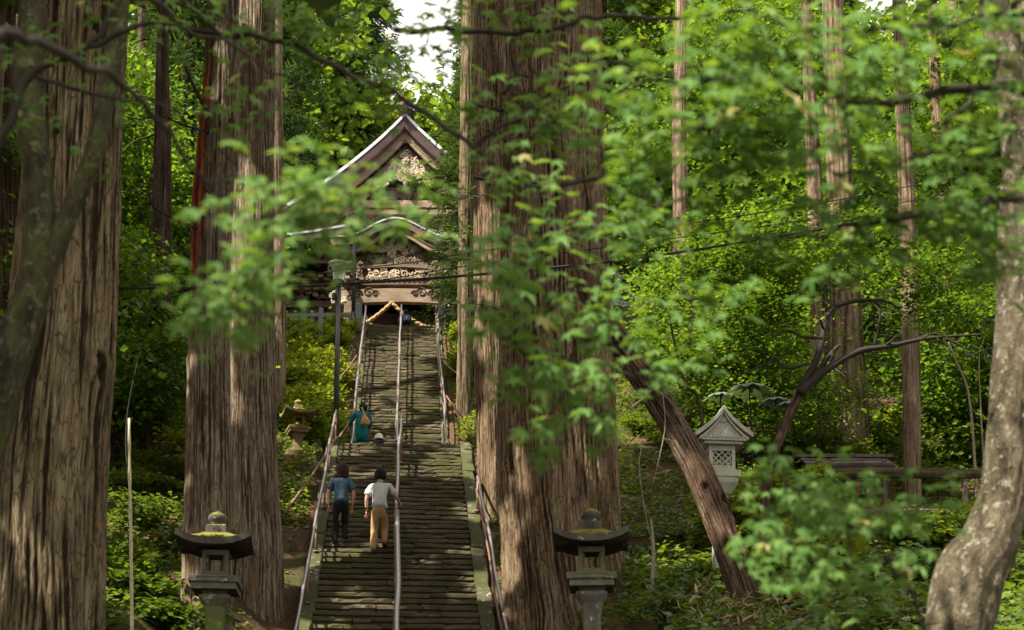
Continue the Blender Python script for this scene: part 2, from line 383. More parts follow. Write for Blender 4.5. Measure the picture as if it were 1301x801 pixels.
def mat_ground():
    m, t, o = new_mat('forest floor'); v = gcoords(t)
    n1 = noise(t, v, 1.1, 5, .6); n2 = noise(t, v, 14, 6, .7); n3 = noise(t, v, 60, 3, .7)
    c = ramp(t, n2, [(.3, (.035, .020, .012)), (.5, (.075, .042, .024)), (.7, (.13, .08, .045))])
    c = mixc(t, ramp(t, n1, [(.5, (0, 0, 0)), (.62, (.7, .7, .7))]), c, (.035, .05, .014))
    prin(t, o, c, .95, bump(t, n2, .8, .05), spec=.1); return m
M['ground'] = mat_ground()

# ------------------------------------------------------------------ site: stair axis, terrain
X0, KX = -2.17, -0.0805
def ax(y): return X0 + KX * (np.asarray(y, float) - 26.3)
YAW = math.atan(-KX)            # stairs head slightly to the left
RISE = .17
ZPLAT = 22.25
def zstair(y):
    return np.interp(y, [-60, 14, 20, 22.1, 36.0, 39.5, 52.5, 400], [0.9, 2.2, 3.0, 3.2, 12.5, 12.5, ZPLAT, ZPLAT])
def zside(y):
    return np.interp(y, [-60, -5, 4, 10, 17, 24, 28, 36, 45, 52.5, 55, 72, 90, 120, 180, 400],
                     [-1, 0, .3, 2.2, 4.3, 6.4, 8.1, 12.3, 17.0, 21.2, 22.2, 23, 28, 42, 62, 90])
def terr(x, y):
    x = np.asarray(x, float); y = np.asarray(y, float)
    u = np.abs(x - ax(y)) * .997
    hw = np.interp(y, [0, 36, 36.2, 60], [1.95, 1.95, 1.55, 1.55])
    t = sst(0.0, 2.2, u - hw)
    zs = zstair(y) - .12; zc = zs - .9 * (1 - sst(-.35, 0.0, u - hw))
    zc = np.where(y > 52.6, ZPLAT - .05, zc)
    side = zside(y) + .35 * perlin(x * .22, y * .22, 1.5) * sst(2, 5, u) + .12 * perlin(x * .8, y * .8, 4.5) * sst(1.8, 3, u)
    side = side + sst(6, 40, np.abs(x + 3)) * np.abs(x + 3) * .10 * sst(30, 60, y)
    flat = sst(53, 55, y) * (1 - sst(70, 76, y)) * (1 - sst(9, 20, u))
    side = side * (1 - flat) + (ZPLAT - .05) * flat
    return zc * (1 - t) + side * t
def gz(x, y): return float(terr(np.array([x]), np.array([y]))[0])

xs = np.unique(np.concatenate([np.linspace(-220, -24, 30), np.linspace(-24, -6, 60), np.linspace(-6, 2, 70), np.linspace(2, 24, 70), np.linspace(24, 220, 30)]))
ys = np.unique(np.concatenate([np.linspace(-60, 6, 20), np.linspace(6, 60, 240), np.linspace(60, 110, 60), np.linspace(110, 380, 30)]))
GX, GY = np.meshgrid(xs, ys); GZ = terr(GX.ravel(), GY.ravel())
nx, ny = len(xs), len(ys)
I = (np.arange(ny - 1)[:, None] * nx + np.arange(nx - 1)[None, :]).ravel()
ground = mob('ground', np_mesh('ground', np.stack([GX.ravel(), GY.ravel(), GZ], 1), np.stack([I, I + 1, I + nx + 1, I + nx], 1), M['ground'], True))
tag(ground, kind='structure')

# ------------------------------------------------------------------ leaves
def _tmpl(kind):
    if kind == 'rhomb':
        return np.array([(0, 0, 0), (.42, .45, .07), (0, 1, -.05), (-.42, .45, .07)], float), np.array([(0, 1, 2, 3)])
    if kind == 'blade':
        return np.array([(-.06, 0, 0), (.06, 0, 0), (.07, .5, .06), (0, 1, -.05), (-.07, .5, .06)], float), np.array([(0, 1, 2, 4), (4, 2, 3, 3)])
    v = [(0, .25, .0)]; n = 7; ang = [-150, -105, -52, 0, 52, 105, 150]; ln = [.38, .62, .82, 1.0, .82, .62, .38]
    out = []
    for i, (a, l) in enumerate(zip(ang, ln)):
        a = math.radians(a); tip = (math.sin(a) * l * .62, .3 + math.cos(a) * l * .7, -.08 * l)
        w = .11; out.append((math.sin(a - .22) * l * .40, .3 + math.cos(a - .22) * l * .42, .02)); out.append(tip); out.append((math.sin(a + .22) * l * .40, .3 + math.cos(a + .22) * l * .42, .02))
        if i < n - 1:
            b = math.radians((ang[i] + ang[i + 1]) / 2); out.append((math.sin(b) * .2, .3 + math.cos(b) * .22, .02))
    v += out; f = [(0, i, i + 1) for i in range(1, len(out))]
    return np.array(v, float), np.array(f)
TM = {k: _tmpl(k) for k in ('rhomb', 'blade', 'maple')}
TM['blade'] = (TM['blade'][0], np.array([(0, 1, 2), (0, 2, 4), (4, 2, 3)]))
def leaf_arrays(P, Nn, size, kind='rhomb', heading=None, rs=RS):
    T, F = TM[kind]; n = len(P); Nn = Nn / np.maximum(np.linalg.norm(Nn, axis=1), 1e-6)[:, None]
    h = rs.normal(size=(n, 3)) if heading is None else heading
    h = h - Nn * (h * Nn).sum(1)[:, None]; h /= np.maximum(np.linalg.norm(h, axis=1), 1e-6)[:, None]
    s = np.cross(h, Nn); size = np.broadcast_to(size, (n,))
    V = P[:, None, :] + size[:, None, None] * (T[None, :, 0, None] * s[:, None, :] + T[None, :, 1, None] * h[:, None, :] + T[None, :, 2, None] * Nn[:, None, :])
    FF = F[None] + (np.arange(n) * len(T))[:, None, None]
    return V.reshape(-1, 3), FF.reshape(-1, F.shape[1]), len(T)
def leaf_mesh(name, P, Nn, size, mat, kind='rhomb', heading=None, tint=None, rs=RS):
    V, F, k = leaf_arrays(P, Nn, size, kind, heading, rs)
    tint = rs.uniform(0, 1, len(P)) if tint is None else tint
    return np_mesh(name, V, F, mat, False, {'tint': np.repeat(tint, k)})
def unit(n, rs=RS):
    v = rs.normal(size=(n, 3)); return v / np.linalg.norm(v, axis=1)[:, None]

# sunlit spots of the photograph: crown leaves overhead are cut away towards the sun to light them
ST = np.array(SUN_TO)
def open_rays(P, spots):
    keep = np.ones(len(P), bool)
    for (c, r) in spots:
        d = P - np.array(c)[None]; t = d @ ST; q = d - t[:, None] * ST[None]
        keep &= ~((np.linalg.norm(q, axis=1) < r + (.34 if r < 1 else .1)) & (t > 1.5))
    return keep
SPOTS = []
def spot(px, py, Y, r): SPOTS.append((tuple(at(px, py, Y)), r))

# ------------------------------------------------------------------ trunks
def bark_trunk(name, path, radii, mat, parent=None, nseg=160, nrow=160, amp=.03, freq=9.0, zf=.35, flare=0.0, seed=0.0, butt=0.0, knots=0, tang=None):
    """path: world points bottom to top, radii there"""
    PP = catmull([(*p, r) for p, r in zip(path, radii)], nrow); cen = PP[:, :3]; rad = PP[:, 3]
    tan = np.gradient(cen, axis=0); tan /= np.linalg.norm(tan, axis=1)[:, None]
    x = np.cross(np.array([0, 1.0, 0.02]), tan); x /= np.linalg.norm(x, axis=1)[:, None]; y = np.cross(tan, x)
    s = np.concatenate([[0], np.cumsum(np.linalg.norm(np.diff(cen, axis=0), axis=1))])
    th = np.linspace(0, 2 * PI, nseg, endpoint=False); TH, S = np.meshgrid(th, s); R = rad[:, None] + 0 * TH
    cx, cy = np.cos(TH), np.sin(TH); r0 = np.mean(rad)
    wx = .07 * perlin(cx * 1.5 + seed, cy * 1.5, S * .5) + .035 * perlin(cx * 4 + seed, cy * 4, S * 1.6); tw = S * .03
    ca, sa = np.cos(TH + wx + tw), np.sin(TH + wx + tw); k = freq * r0
    n1 = perlin(ca * k + seed, sa * k + 3.1, S * zf + seed)
    n2 = perlin(ca * k * 2.3 + seed, sa * k * 2.3, S * zf * 2.1 + 7)
    n3 = perlin(ca * k * 4.5 + seed, sa * k * 4.5, S * zf * 3.0 + 17)
    n4 = perlin(ca * k * 1.2 + seed, sa * k * 1.2, S * zf * 6.0 + 31)
    rid = .50 * (1 - np.abs(n1) * 2.8) + .34 * (1 - np.abs(n2) * 2.6) + .30 * n3 + .22 * n4 + .06
    strips = np.clip(rid, -.5, 1); lump = perlin(cx * 1.1 + seed, cy * 1.1, S * .25 + seed)
    D = amp * (strips - .5) + r0 * .06 * lump
    if butt: D += butt * r0 * np.cos(TH * 5 + lump * 3 + seed) * np.exp(-S / (r0 * 2.2))
    if flare: R = R * (1 + flare * np.exp(-S / (r0 * 1.3)))
    rk = random.Random(int(seed * 10) + 5)
    for _ in range(knots):
        a0 = rk.uniform(1.1 * PI, 1.9 * PI); s0 = rk.uniform(.15, .85) * s[-1]; kr = rk.uniform(.05, .10)
        d2 = ((np.angle(np.exp(1j * (TH - a0))) * r0) / kr) ** 2 + ((S - s0) / (kr * 1.6)) ** 2
        D += .06 * np.exp(-d2 / 1.6) - .12 * np.exp(-d2 * 2.5); strips = strips - 1.2 * np.exp(-d2 * 2)
    RR = R + D
    V = cen[:, None, :] + RR[..., None] * (cx[..., None] * x[:, None, :] + cy[..., None] * y[:, None, :])
    i = (np.arange(nrow - 1)[:, None] * nseg + np.arange(nseg)[None]); j = (np.arange(nrow - 1)[:, None] * nseg + (np.arange(nseg) + 1)[None] % nseg)
    F = np.stack([i.ravel(), j.ravel(), j.ravel() + nseg, i.ravel() + nseg], 1)
    base = cen[0]
    me = np_mesh(name, (V - base).reshape(-1, 3), F, mat, True, {'ridge': np.clip(strips, 0, 1).ravel()})
    o = mob(name, me, parent)
    o.location = Vector(base) - (parent.location if parent else Vector((0, 0, 0))); return o

def px_trunk(specs, Y, zbase=None):
    """specs (centre px, width px, y px) from bottom to top, all at distance Y -> path, radii (foot set into the ground)"""
    path = [np.array(at(c, yy, Y if not hasattr(Y, '__len__') else Y[i])) for i, (c, w, yy) in enumerate(specs)]
    YY = [Y if not hasattr(Y, '__len__') else Y[i] for i in range(len(specs))]
    rad = [w / 2 * (Y_ * math.cos(TILT) + (p[2] - EYE) * math.sin(TILT)) / FPX for (c, w, yy), Y_, p in zip(specs, YY, path)]
    z0 = gz(path[0][0], path[0][1]) - .35 - rad[0] * 1.1
    if path[0][2] > z0 + .4:
        d = path[0] - path[1]; k = (z0 - path[0][2]) / min(d[2], -.01); f = path[0] + d * k; f[0] = path[0][0] + (f[0] - path[0][0]) * .5; f[2] = z0
        path = [f] + path; rad = [rad[0] * 1.05] + rad
    else: path[0][2] = z0
    return path, rad

def extend(path, rad, top, shrink=.6):
    p = np.array(path[-1]); q = np.array(path[-2]); d = (p - q) / np.linalg.norm(p - q); d = d * .3 + np.array([0, 0, 1]) * .7
    return path + [p + d * top], rad + [rad[-1] * shrink]

# canopy foliage high on a cedar: drooping sprays on whorls of branches
def cedar_crown_arrays(c, z0, z1, r, n, rs, size=.16):
    nb = n // 55; P = []; H = []
    zz = rs.uniform(0, 1, nb) ** .8; ang = rs.uniform(0, 2 * PI, nb)
    for k in range(nb):
        z = z0 + (z1 - z0) * zz[k]; L = r * (1 - .75 * zz[k]) * rs.uniform(.55, 1.1)
        t = rs.uniform(.15, 1, 55) ** .7; wid = L * .28 * (1.1 - t * .6)
        d = np.array([math.cos(ang[k]), math.sin(ang[k])]); nrm = np.array([-d[1], d[0]])
        off = rs.normal(size=55) * wid * .6
        x = c[0] + d[0] * t * L + nrm[0] * off; y = c[1] + d[1] * t * L + nrm[1] * off
        zc = z + .25 * L * t - .40 * L * t ** 2 - np.abs(off) * .35 + rs.normal(size=55) * .12
        P.append(np.stack([x, y, zc], 1)); h = np.stack([d[0] * .6 + nrm[0] * np.sign(off) * .5, d[1] * .6 + nrm[1] * np.sign(off) * .5, -rs.uniform(.3, 1.3, 55)], 1); H.append(h)
    return np.concatenate(P), np.concatenate(H)

def limb(mb, a, b, r0, r1, wob=.1, n=7, nseg=7, rnd=random, droop=0.0):
    a = Vector(a); b = Vector(b); L = (b - a).length; pts = []; rs_ = []
    off = Vector((0, 0, 0))
    for i in range(n + 1):
        t = i / n
        if 0 < i: off += Vector((rnd.uniform(-1, 1), rnd.uniform(-1, 1), rnd.uniform(-1, 1))) * wob * L / n
        pts.append(a.lerp(b, t) + off + Vector((0, 0, -droop * t * t * L))); rs_.append(r0 + (r1 - r0) * t)
    mb.tube(pts, rs_, nseg); return pts

# ================================================================== STONE STAIRS (two flights, landing, curbs)
rnd = random.Random(21)
def stone_mesh(L, D, H, rough=.012, k=6, seed=0):
    """worn block: x length, y depth (front at y=0), z height (top at z=0), chipped front edge"""
    r = random.Random(seed); vs = []; fs = []
    prof = [(0.060, -H), (0.045, -H * .62), (0.004, -H * .50), (0.0, -.022), (0.02, 0.0), (D, 0.0), (D, -H)]
    m = len(prof)
    for i in range(k + 1):
        x = -L / 2 + L * i / k
        chip = r.random() ** 3 * .05; dz = r.uniform(-1, 1) * rough * .5
        for j, (y, z) in enumerate(prof):
            w = r.uniform(-1, 1) * rough * (.7 if j < 5 else .1)
            yy = y + w + (chip if j in (3, 4) else 0); zz = z + (dz if j in (3, 4) else 0) - (chip * .5 if j == 4 else 0)
            vs.append((x + (r.uniform(-.004, .004) if i in (0, k) else 0), yy, zz))
    for i in range(k):
        for j in range(m): a = i * m + j; b = i * m + (j + 1) % m; fs.append((a, a + m, b + m, b))
    fs.append(tuple(range(m))); fs.append(tuple(range(len(vs) - 1, len(vs) - 1 - m, -1)))
    return vs, fs
def stone_variants(L, D, H, n, name='stone', rough=.009, k=6):
    out = []
    for i in range(n):
        v, f = stone_mesh(L, D, H, rough, k, i * 7 + int(L * 100)); mb = MB().add(v, f); out.append(mb.build(name, M['step'], mesh_only=True))
    return out
def flight(name, y0, z0, y1, z1, W, label_parts, seed):
    n = int(round((z1 - z0) / RISE)); rise = (z1 - z0) / n; run = (y1 - y0) / n
    c0 = Vector((float(ax(y0)), y0, z0)); root = empty(name, c0, YAW); tag(root, kind='structure')
    r = random.Random(seed); var = {q: stone_variants(1.0, .42, rise - .004, 10) for q in (1,)}[1]
    for i in range(n):
        cuts = [-W / 2]; k = label_parts if r.random() < .7 else label_parts - 1
        for j in range(1, k): cuts.append(-W / 2 + W * j / k + r.uniform(-.16, .16) * W / k * 2)
        cuts.append(W / 2); sag = 0.0
        for a, b in zip(cuts[:-1], cuts[1:]):
            o = bpy.data.objects.new('stone', var[r.randrange(len(var))]); C.objects.link(o); o.parent = root
            o.scale = ((b - a - .008), 1, 1)
            # steps lie a little uneven and tilted, as old stones do
            o.location = ((a + b) / 2 + r.uniform(-.01, .01), i * run / math.cos(YAW) + r.uniform(-.028, .022), (i + 1) * rise + r.uniform(-.014, .008))
            o.rotation_euler = (r.uniform(-.03, .01), r.gauss(0, .007), r.gauss(0, .008))
    # packed earth and rubble filling beneath the steps
    mb = MB(); hw = W / 2 - .01
    pr = [(-.02, -.35), (n * run / math.cos(YAW) + .05, (n) * rise - .35 + .0), (n * run / math.cos(YAW) + .05, n * rise - .06), (.3, -.04)]
    vs = [(-hw, y, z - .02) for y, z in pr] + [(hw, y, z - .02) for y, z in pr]
    mb.add(vs, [(0, 1, 2, 3), (7, 6, 5, 4), (0, 4, 5, 1), (1, 5, 6, 2), (2, 6, 7, 3), (3, 7, 4, 0)])
    mb.build('bedding', M['wall_stone'], root)
    return root, run, rise
W1, W2 = 3.12, 2.55
lower, run1, rise1 = flight('stone_stairs', 22.1, 3.2, 36.0, 12.5, W1, 5, 4)
upper, run2, rise2 = flight('stone_stairs', 39.5, 12.5, 52.5, ZPLAT, W2, 3, 9)
# landing between the flights
land = empty('stone_landing', (float(ax(36)), 36.0, 12.5), YAW); tag(land, kind='structure')
for i in range(6):
    for j in range(5):
        v = stone_variants(.72, .60, .16, 1, 'paving_stone', .006, 3)[0]
        o = mob('paving_stone', v, land); o.location = (-1.50 + j * .74 + rnd.uniform(-.01, .01), .42 + i * .6 + rnd.uniform(-.01, .01), -.002 + rnd.uniform(-.01, .01))
# lower landing where the lanterns stand
foot = empty('stone_forecourt', (float(ax(19)), 19.0, 2.95), YAW); tag(foot, kind='structure')
for i in range(5):
    for j in range(6):
        v = stone_variants(.95, .72, .16, 1, 'paving_stone', .006, 3)[0]
        o = mob('paving_stone', v, foot); o.location = (-2.45 + j * .98, -.6 + i * .74, rnd.uniform(-.01, .01))
# curbs: long mossy blocks laid down the slope on both sides
def curbs(root, W, y0, z0, y1, z1, wid, L, seed, rise_off=.10):
    r = random.Random(seed); dz = z1 - z0; dy = (y1 - y0) / math.cos(YAW); tot = math.hypot(dy, dz); pit = math.atan2(dz, dy)
    for s in (-1, 1):
        d = 0.0
        while d < tot:
            l = min(r.uniform(.75, 1.25) * L, tot - d + .1); v, f = stone_mesh(l - .02, wid, .42, .012, 4, int(d * 31) + seed)
            mb = MB()
            # turn so that its length runs up the slope
            Q = Matrix.Rotation(pit, 4, 'X') @ Matrix.Rotation(PI / 2, 4, 'Z')
            vs = [Q @ Vector((x, y - wid / 2, z)) for x, y, z in v]; mb.add(vs, f)
            o = mb.build('curb_stone', M['curb'], root); m = d + l / 2
            o.location = (s * (W / 2 + wid / 2 + .012) + r.uniform(-.015, .015), m * math.cos(pit), m * math.sin(pit) + rise_off + r.uniform(-.025, .025))
            o.rotation_euler = (r.uniform(-.012, .012), r.uniform(-.03, .03), r.uniform(-.012, .012))
            d += l
curbs(lower, W1, 22.1, 3.2, 36.0, 12.5, .30, 1.15, 5, .12)
curbs(upper, W2, 39.5, 12.5, 52.5, ZPLAT, .24, 1.0, 8, .10)

# ================================================================== HANDRAILS
def sp(u, y, h=0.0):
    """point h above the stair line at distance y, u to the side of the axis"""
    return Vector((float(ax(y)) + u * math.cos(YAW), y + u * math.sin(YAW), float(zstair(y)) + .1 + h))
def handrail(label, u0, u1, ya, yb, r=.026, top='steel', low=True, hh=.85, wob=.02, seed=1, tilt=0.0):
    k = random.Random(seed); root = empty('handrail', sp(u0, ya), 0.0); tag(root, label, 'handrail', 'tubular handrails of the stairs'); base = root.location
    n = max(6, int((yb - ya) / 1.1)); P = []
    for i in range(n + 1):
        t = i / n; y = ya + (yb - ya) * t; P.append(sp(u0 + (u1 - u0) * t + k.uniform(-wob, wob), y, hh + k.uniform(-wob, wob)) - base)
    Q = catmull(P, n * 3); mb = MB(); mb.tube(list(Q), r, 12); mb.build('top_rail', M[top], root, True)
    if low:
        mb = MB(); mb.tube([Vector(q) - Vector((0.03, 0, .30)) for q in Q], r * .7, 10); mb.build('lower_rail', M['rust'], root, True)
    for i in range(0, n + 1, 2):
        mb = MB(); p = Vector(P[i]); mb.tube([p + Vector((0, 0, -hh - .15)), p + Vector((0, 0, -.01))], r * .85, 10)
        mb.lathe([(r * 1.8, 0), (r * 1.8, .03), (r, .04)], 10, (p.x, p.y, p.z - hh + .02)); mb.build('post', M['rust'], root, True)
    return root
H1, H2 = W1 / 2, W2 / 2
handrail('steel handrail on the left curb of the lower flight, beside the lamp post foot', -H1 - .20, -H1 - .10, 22.4, 37.3, .032, seed=2)
handrail('brownish steel handrail along the right curb, passing in front of the sunlit cedar base', H1 + .42, H1 + .24, 22.4, 31.5, .033, 'steel', seed=3)
handrail('short thick middle handrail nearest the foot of the stairs, ending below the man', .03, -.02, 22.4, 29.4, .055, seed=4, hh=.9)
handrail('curved middle handrail that the man in the grey T-shirt holds', -.06, .06, 29.6, 38.0, .038, seed=5)
handrail('bright handrail up the middle of the upper flight', -.08, -.02, 39.8, 53.2, .037, seed=6, hh=.95)
handrail('wavy handrail on the left curb of the upper flight, held by the woman in teal', -H2 - .10, -H2 - .12, 39.2, 53.0, .037, seed=7, hh=.9, wob=.03)
handrail('wavy handrail on the right curb of the upper flight', H2 + .10, H2 + .08, 39.2, 53.0, .037, seed=8, hh=.95, wob=.03)
def brace(a, b, label, r=.03):
    o = MB().tube([a, Vector(a).lerp(Vector(b), .5) + Vector((0, 0, -.05)), b], r, 8).build('brace_pole', M['rust'], smooth=True)
    tag(o, label, 'pole', 'rusty pipes lying beside the stairs')
brace(at(362, 652, 31), at(428, 556, 36), 'long rusty pipe lying up the slope left of the stairs, below the lamp post')
brace(at(431, 556, 38.5), at(452, 520, 40.5), 'rusty pipe bracing the left rail just above the landing', .028)
brace(at(434, 478, 44), at(453, 452, 45), 'thin rusty pipe among the bushes left of the upper flight', .025)
brace(at(563, 458, 44.5), at(580, 474, 44), 'short rusty pipe propped at the right rail high on the upper flight', .025)
brace(at(567, 503, 42), at(588, 531, 41.4), 'rusty pipe propped at the right rail just above the landing', .025)
brace(at(607, 640, 30.5), at(628, 686, 29.6), 'dark pipe stuck in the earth against the sunlit cedar base', .03)

# ================================================================== LAMP POSTS
def lamp_post(px, pyt, Y, label, dy=0):
    top = at(px, pyt, Y); g = gz(top.x, Y) - .1; root = empty('lamp_post', (top.x, Y, g)); tag(root, label, 'lamp post', 'black lamp posts beside the stairs'); h = top.z - g
    mb = MB(); mb.tube([(0, 0, 0), (0, 0, h - .62)], .075, 12); mb.tube([(0, 0, 0), (0, 0, .9)], .095, 12)
    mb.lathe([(.16, 0), (.16, .03), (.1, .05)], 12); mb.build('post', M['black_metal'], root, True)
    mb = MB(); mb.lathe([(.05, 0), (.16, .10), (.17, .14), (.14, .16)], 16, (0, 0, h - .68)); mb.build('cup', M['black_metal'], root, True)
    mb = MB(); n = 28; prof = [(.135, 0), (.15, .14), (.17, .30), (.20, .46), (.19, .47)]; vs = []; fs = []
    for r, z in prof:
        for k in range(n): rr = r * (1.05 if k % 2 else .93); a = 2*PI*k/n; vs.append((rr*math.cos(a), rr*math.sin(a), h - .54 + z))
    for i in range(len(prof) - 1):
        for k in range(n): fs.append((i*n+k, i*n+(k+1)%n, (i+1)*n+(k+1)%n, (i+1)*n+k))
    mb.add(vs, fs); mb.build('glass_shade', M['glass'], root)
    mb = MB(); mb.lathe([(.20, 0), (.29, .02), (.29, .05), (.12, .12), (.03, .15)], 20, (0, 0, h - .09)); mb.build('cap', M['glass'], root, True)
    mb = MB()
    for a in (0, PI):
        pts = [Vector((math.cos(a) * (.2 + .09 * math.sin(t)), 0, h - .16 + .09 * math.cos(t))) for t in np.linspace(0, 2 * PI * .8, 10)]
        mb.tube(pts, .012, 6)
    mb.build('scroll', M['bamboo'], root, True)
    mb = MB(); mb.box(-.11, -.02, h - 1.0, .1, .12, .18); mb.build('junction_box', M['black_metal'], root)
    return root
lamp_post(430.5, 334, 37.4, 'black lamp post with ribbed glass shade standing left of the landing')
lamp_post(451, 272, 52.6, 'black lamp post with ribbed glass shade standing at the top of the stairs')

# ================================================================== STONE LANTERNS
def scroll_ring(mb, c, r, n=14):
    mb.tube([Vector((c[0] + r * math.cos(a), c[1], c[2] + r * math.sin(a))) for a in np.linspace(0, 2*PI, n)], r * .13, 6)
def roof_curved(mb, hw, h, lift=.07, thick=.09, n=8, top=.14, ridge=0.03):
    """square hipped stone roof with upturned corners; base plane z=0"""
    N_ = 4 * n; rings = []
    def ring(w, z, li):
        out = []
        for s in range(4):
            for k in range(n):
                t = -1 + 2 * k / n; x, y = [(t, -1), (1, t), (-t, 1), (-1, -t)][s]
                c = (abs(x * y)) ** 3; out.append((x * w, y * w, z + li * abs(t if s % 2 == 0 else t) ** 2.6))
        return out
    rings = [ring(hw * .62, .03, 0), ring(hw * .96, 0, lift), ring(hw, .01, lift), ring(hw * .985, thick, lift)]
    for q in np.linspace(.15, 1, 7):
        w = hw * (1 - q) + top * q; z = thick + (h - thick) * (q ** 1.55); rings.append(ring(w, z, lift * (1 - q) ** 2.2))
    vs = [v for r in rings for v in r]; fs = []
    for i in range(len(rings) - 1):
        for k in range(N_): fs.append((i*N_+k, i*N_+(k+1) % N_, (i+1)*N_+(k+1) % N_, (i+1)*N_+k))
    fs.append(tuple(range(N_ - 1, -1, -1))); fs.append(tuple(range((len(rings)-1)*N_, len(rings)*N_)))
    return mb.add(vs, fs)
def stone_lantern(loc, top, label, rz, mroof, mbody, emblem=True, hw=.5, group=None):
    """top = height of the finial tip above its foot"""
    root = empty('stone_lantern', loc, rz); tag(root, label, 'stone lantern', group)
    k = hw / .5; T = top
    zr = T - .57 * k           # roof base
    zb = zr - .36 * k; zp = zb - .25 * k
    mb = MB(); mb.lathe([(.085, 0), (.10, .02), (.085, .05), (.115, .10), (.135, .16), (.125, .22), (.08, .28), (.03, .315), (.015, .33)], 20, (0, 0, 0)); 
    for i, v in enumerate(mb.v): mb.v[i] = (v[0] * k, v[1] * k, v[2] * k * .64 + T - .21 * k)
    mb.build('finial', mroof, root, True)
    mb = MB(); mb.box(0, 0, T - .27 * k, .28 * k, .28 * k, .125 * k, taper=.95, jit=.004); mb.box(0, 0, T - .345 * k, .36 * k, .36 * k, .04 * k, jit=.004)
    o = mb.build('finial_base', mroof, root, bevel=.012)
    if emblem:
        e = MB(); c = (0, -.145 * k, T - .27 * k); scroll_ring(e, c, .045 * k)
        if emblem == 2: 
            for q in (-1, 1): e.box(q * .09 * k, -.142 * k, T - .27 * k, .012, .012, .07 * k)
            for q in range(5): e.box((q - 2) * .03 * k, -.142 * k, T - .27 * k + (.015 if q % 2 else -.012), .012, .014, .03 * k)
        else:
            e.box(0, -.145 * k, c[2], .05 * k, .012, .012); e.box(0, -.145 * k, c[2] + .02, .012, .012, .03 * k); e.box(0, -.145 * k, c[2] - .022, .03 * k, .012, .012)
        e.build('emblem', mroof, o)
    mb = MB(); roof_curved(mb, hw, .24 * k, .12 * k, .10 * k, top=.17 * k)
    for i, v in enumerate(mb.v): mb.v[i] = (v[0], v[1], v[2] + zr)
    mb.build('roof', mroof, root)
    # moss and litter lying on the roof
    n = 900; a = RS.uniform(0, 2*PI, n); r = hw * RS.uniform(.3, .92, n); q = 1 - r / hw
    P = np.stack([r * np.cos(a), r * np.sin(a), zr + .10*k + (.14*k) * np.clip(q, 0, 1) ** 1.5 + .012 + RS.uniform(0, .02, n)], 1)
    mo = mob('moss', leaf_mesh('moss', P, unit(n) * .6 + np.array([0, 0, 1]), RS.uniform(.015, .05, n), M['moss']), root); tag(mo, kind='stuff')
    # fire box: four corner posts, sill and head around a real opening
    mb = MB(); w = .175 * k; p = .055 * k
    for sx in (-1, 1):
        for sy in (-1, 1): mb.box(sx * (w - p / 2), sy * (w - p / 2), zb + .18 * k, p, p, .36 * k)
    mb.box(0, 0, zb + .035 * k, 2 * w + .006, 2 * w + .006, .07 * k); mb.box(0, 0, zb + .325 * k, 2 * w + .006, 2 * w + .006, .075 * k)
    for sx in (-1, 1): mb.box(sx * (w - p * 1.25), 0, zb + .18 * k, p * .5, 2 * w - p * 2, .24 * k)
    mb.build('fire_box', mbody, root, bevel=.008)
    mb = MB(); mb.box(0, 0, zp + .19 * k, .66 * k, .66 * k, .10 * k, jit=.004); mb.box(0, 0, zp + .10 * k, .60 * k, .60 * k, .09 * k)
    mb.lathe([(.19 * k, 0), (.285 * k, .07 * k)], 4, (0, 0, zp), square=False, rot=PI * 0)
    ob = mb.build('platform', mbody, root, bevel=.012)
    e = MB(); L = .20 * k; y = -.335 * k; z = zp + .19 * k; hh = .028 * k
    e.tube([Vector((x_, y, z_)) for x_, z_ in [(-L, z - hh), (L, z - hh), (L + .03, z), (L, z + hh), (-L, z + hh), (-L - .03, z), (-L, z - hh)]], .006, 5, False)
    e.build('carved_border', mbody, ob)
    mb = MB(); s = .12 * k; prof = [(s * 1.75, zp), (s * 1.7, zp - .05 * k), (s * 1.2, zp - .15 * k), (s, zp - .30 * k), (s * .98, max(.7, zp - .9 * k)), (s * 1.4, .55), (s * 1.7, .42)]
    prof = [(r, z) for r, z in prof]; prof.reverse(); mb.lathe(prof, 24, square=True, rot=PI / 4 * 0); mb.build('shaft', mbody, root)
    mb = MB(); mb.box(0, 0, .33, .78 * k, .78 * k, .2, jit=.006); mb.box(0, 0, .12, 1.05 * k, 1.05 * k, .26, jit=.008); mb.build('plinth', mbody, root, bevel=.02)
    return root
M['moss'] = mat_leaf('lantern moss', [(.10, .11, .012), (.19, .20, .02), (.24, .22, .05)], .15, .9, .1, 3.0)
pL = at(277, 650, 18); pR = at(751, 646, 18)
for p, lab, em, rz, mr in ((pL, 'mossy green stone lantern in front of the twin grey cedars, round emblem under its finial', 1, .10, M['lantern_green']), (pR, 'dark stone lantern with a panelled platform in front of the giant red-brown cedar', 2, -.06, M['lantern'])):
    g = gz(p.x, p.y) - .05
    stone_lantern((p.x, p.y, g), p.z - g, lab, rz, M['lantern_roof'], mr, em, .48, 'stone lanterns flanking the foot of the stairs')
M['lantern_old'] = mat_stone('golden mossy stone', (.20, .15, .07), (.10, .08, .035), .5, (.24, .23, .02), 4.0)
p3 = at(379, 508, 35.5); g = gz(p3.x, p3.y) - .3
stone_lantern((p3.x, p3.y, g), p3.z - g, 'small weathered lantern with yellow moss on its roof, among bushes left of the landing', .35, M['lantern_old'], M['lantern_old'], 0, .41)

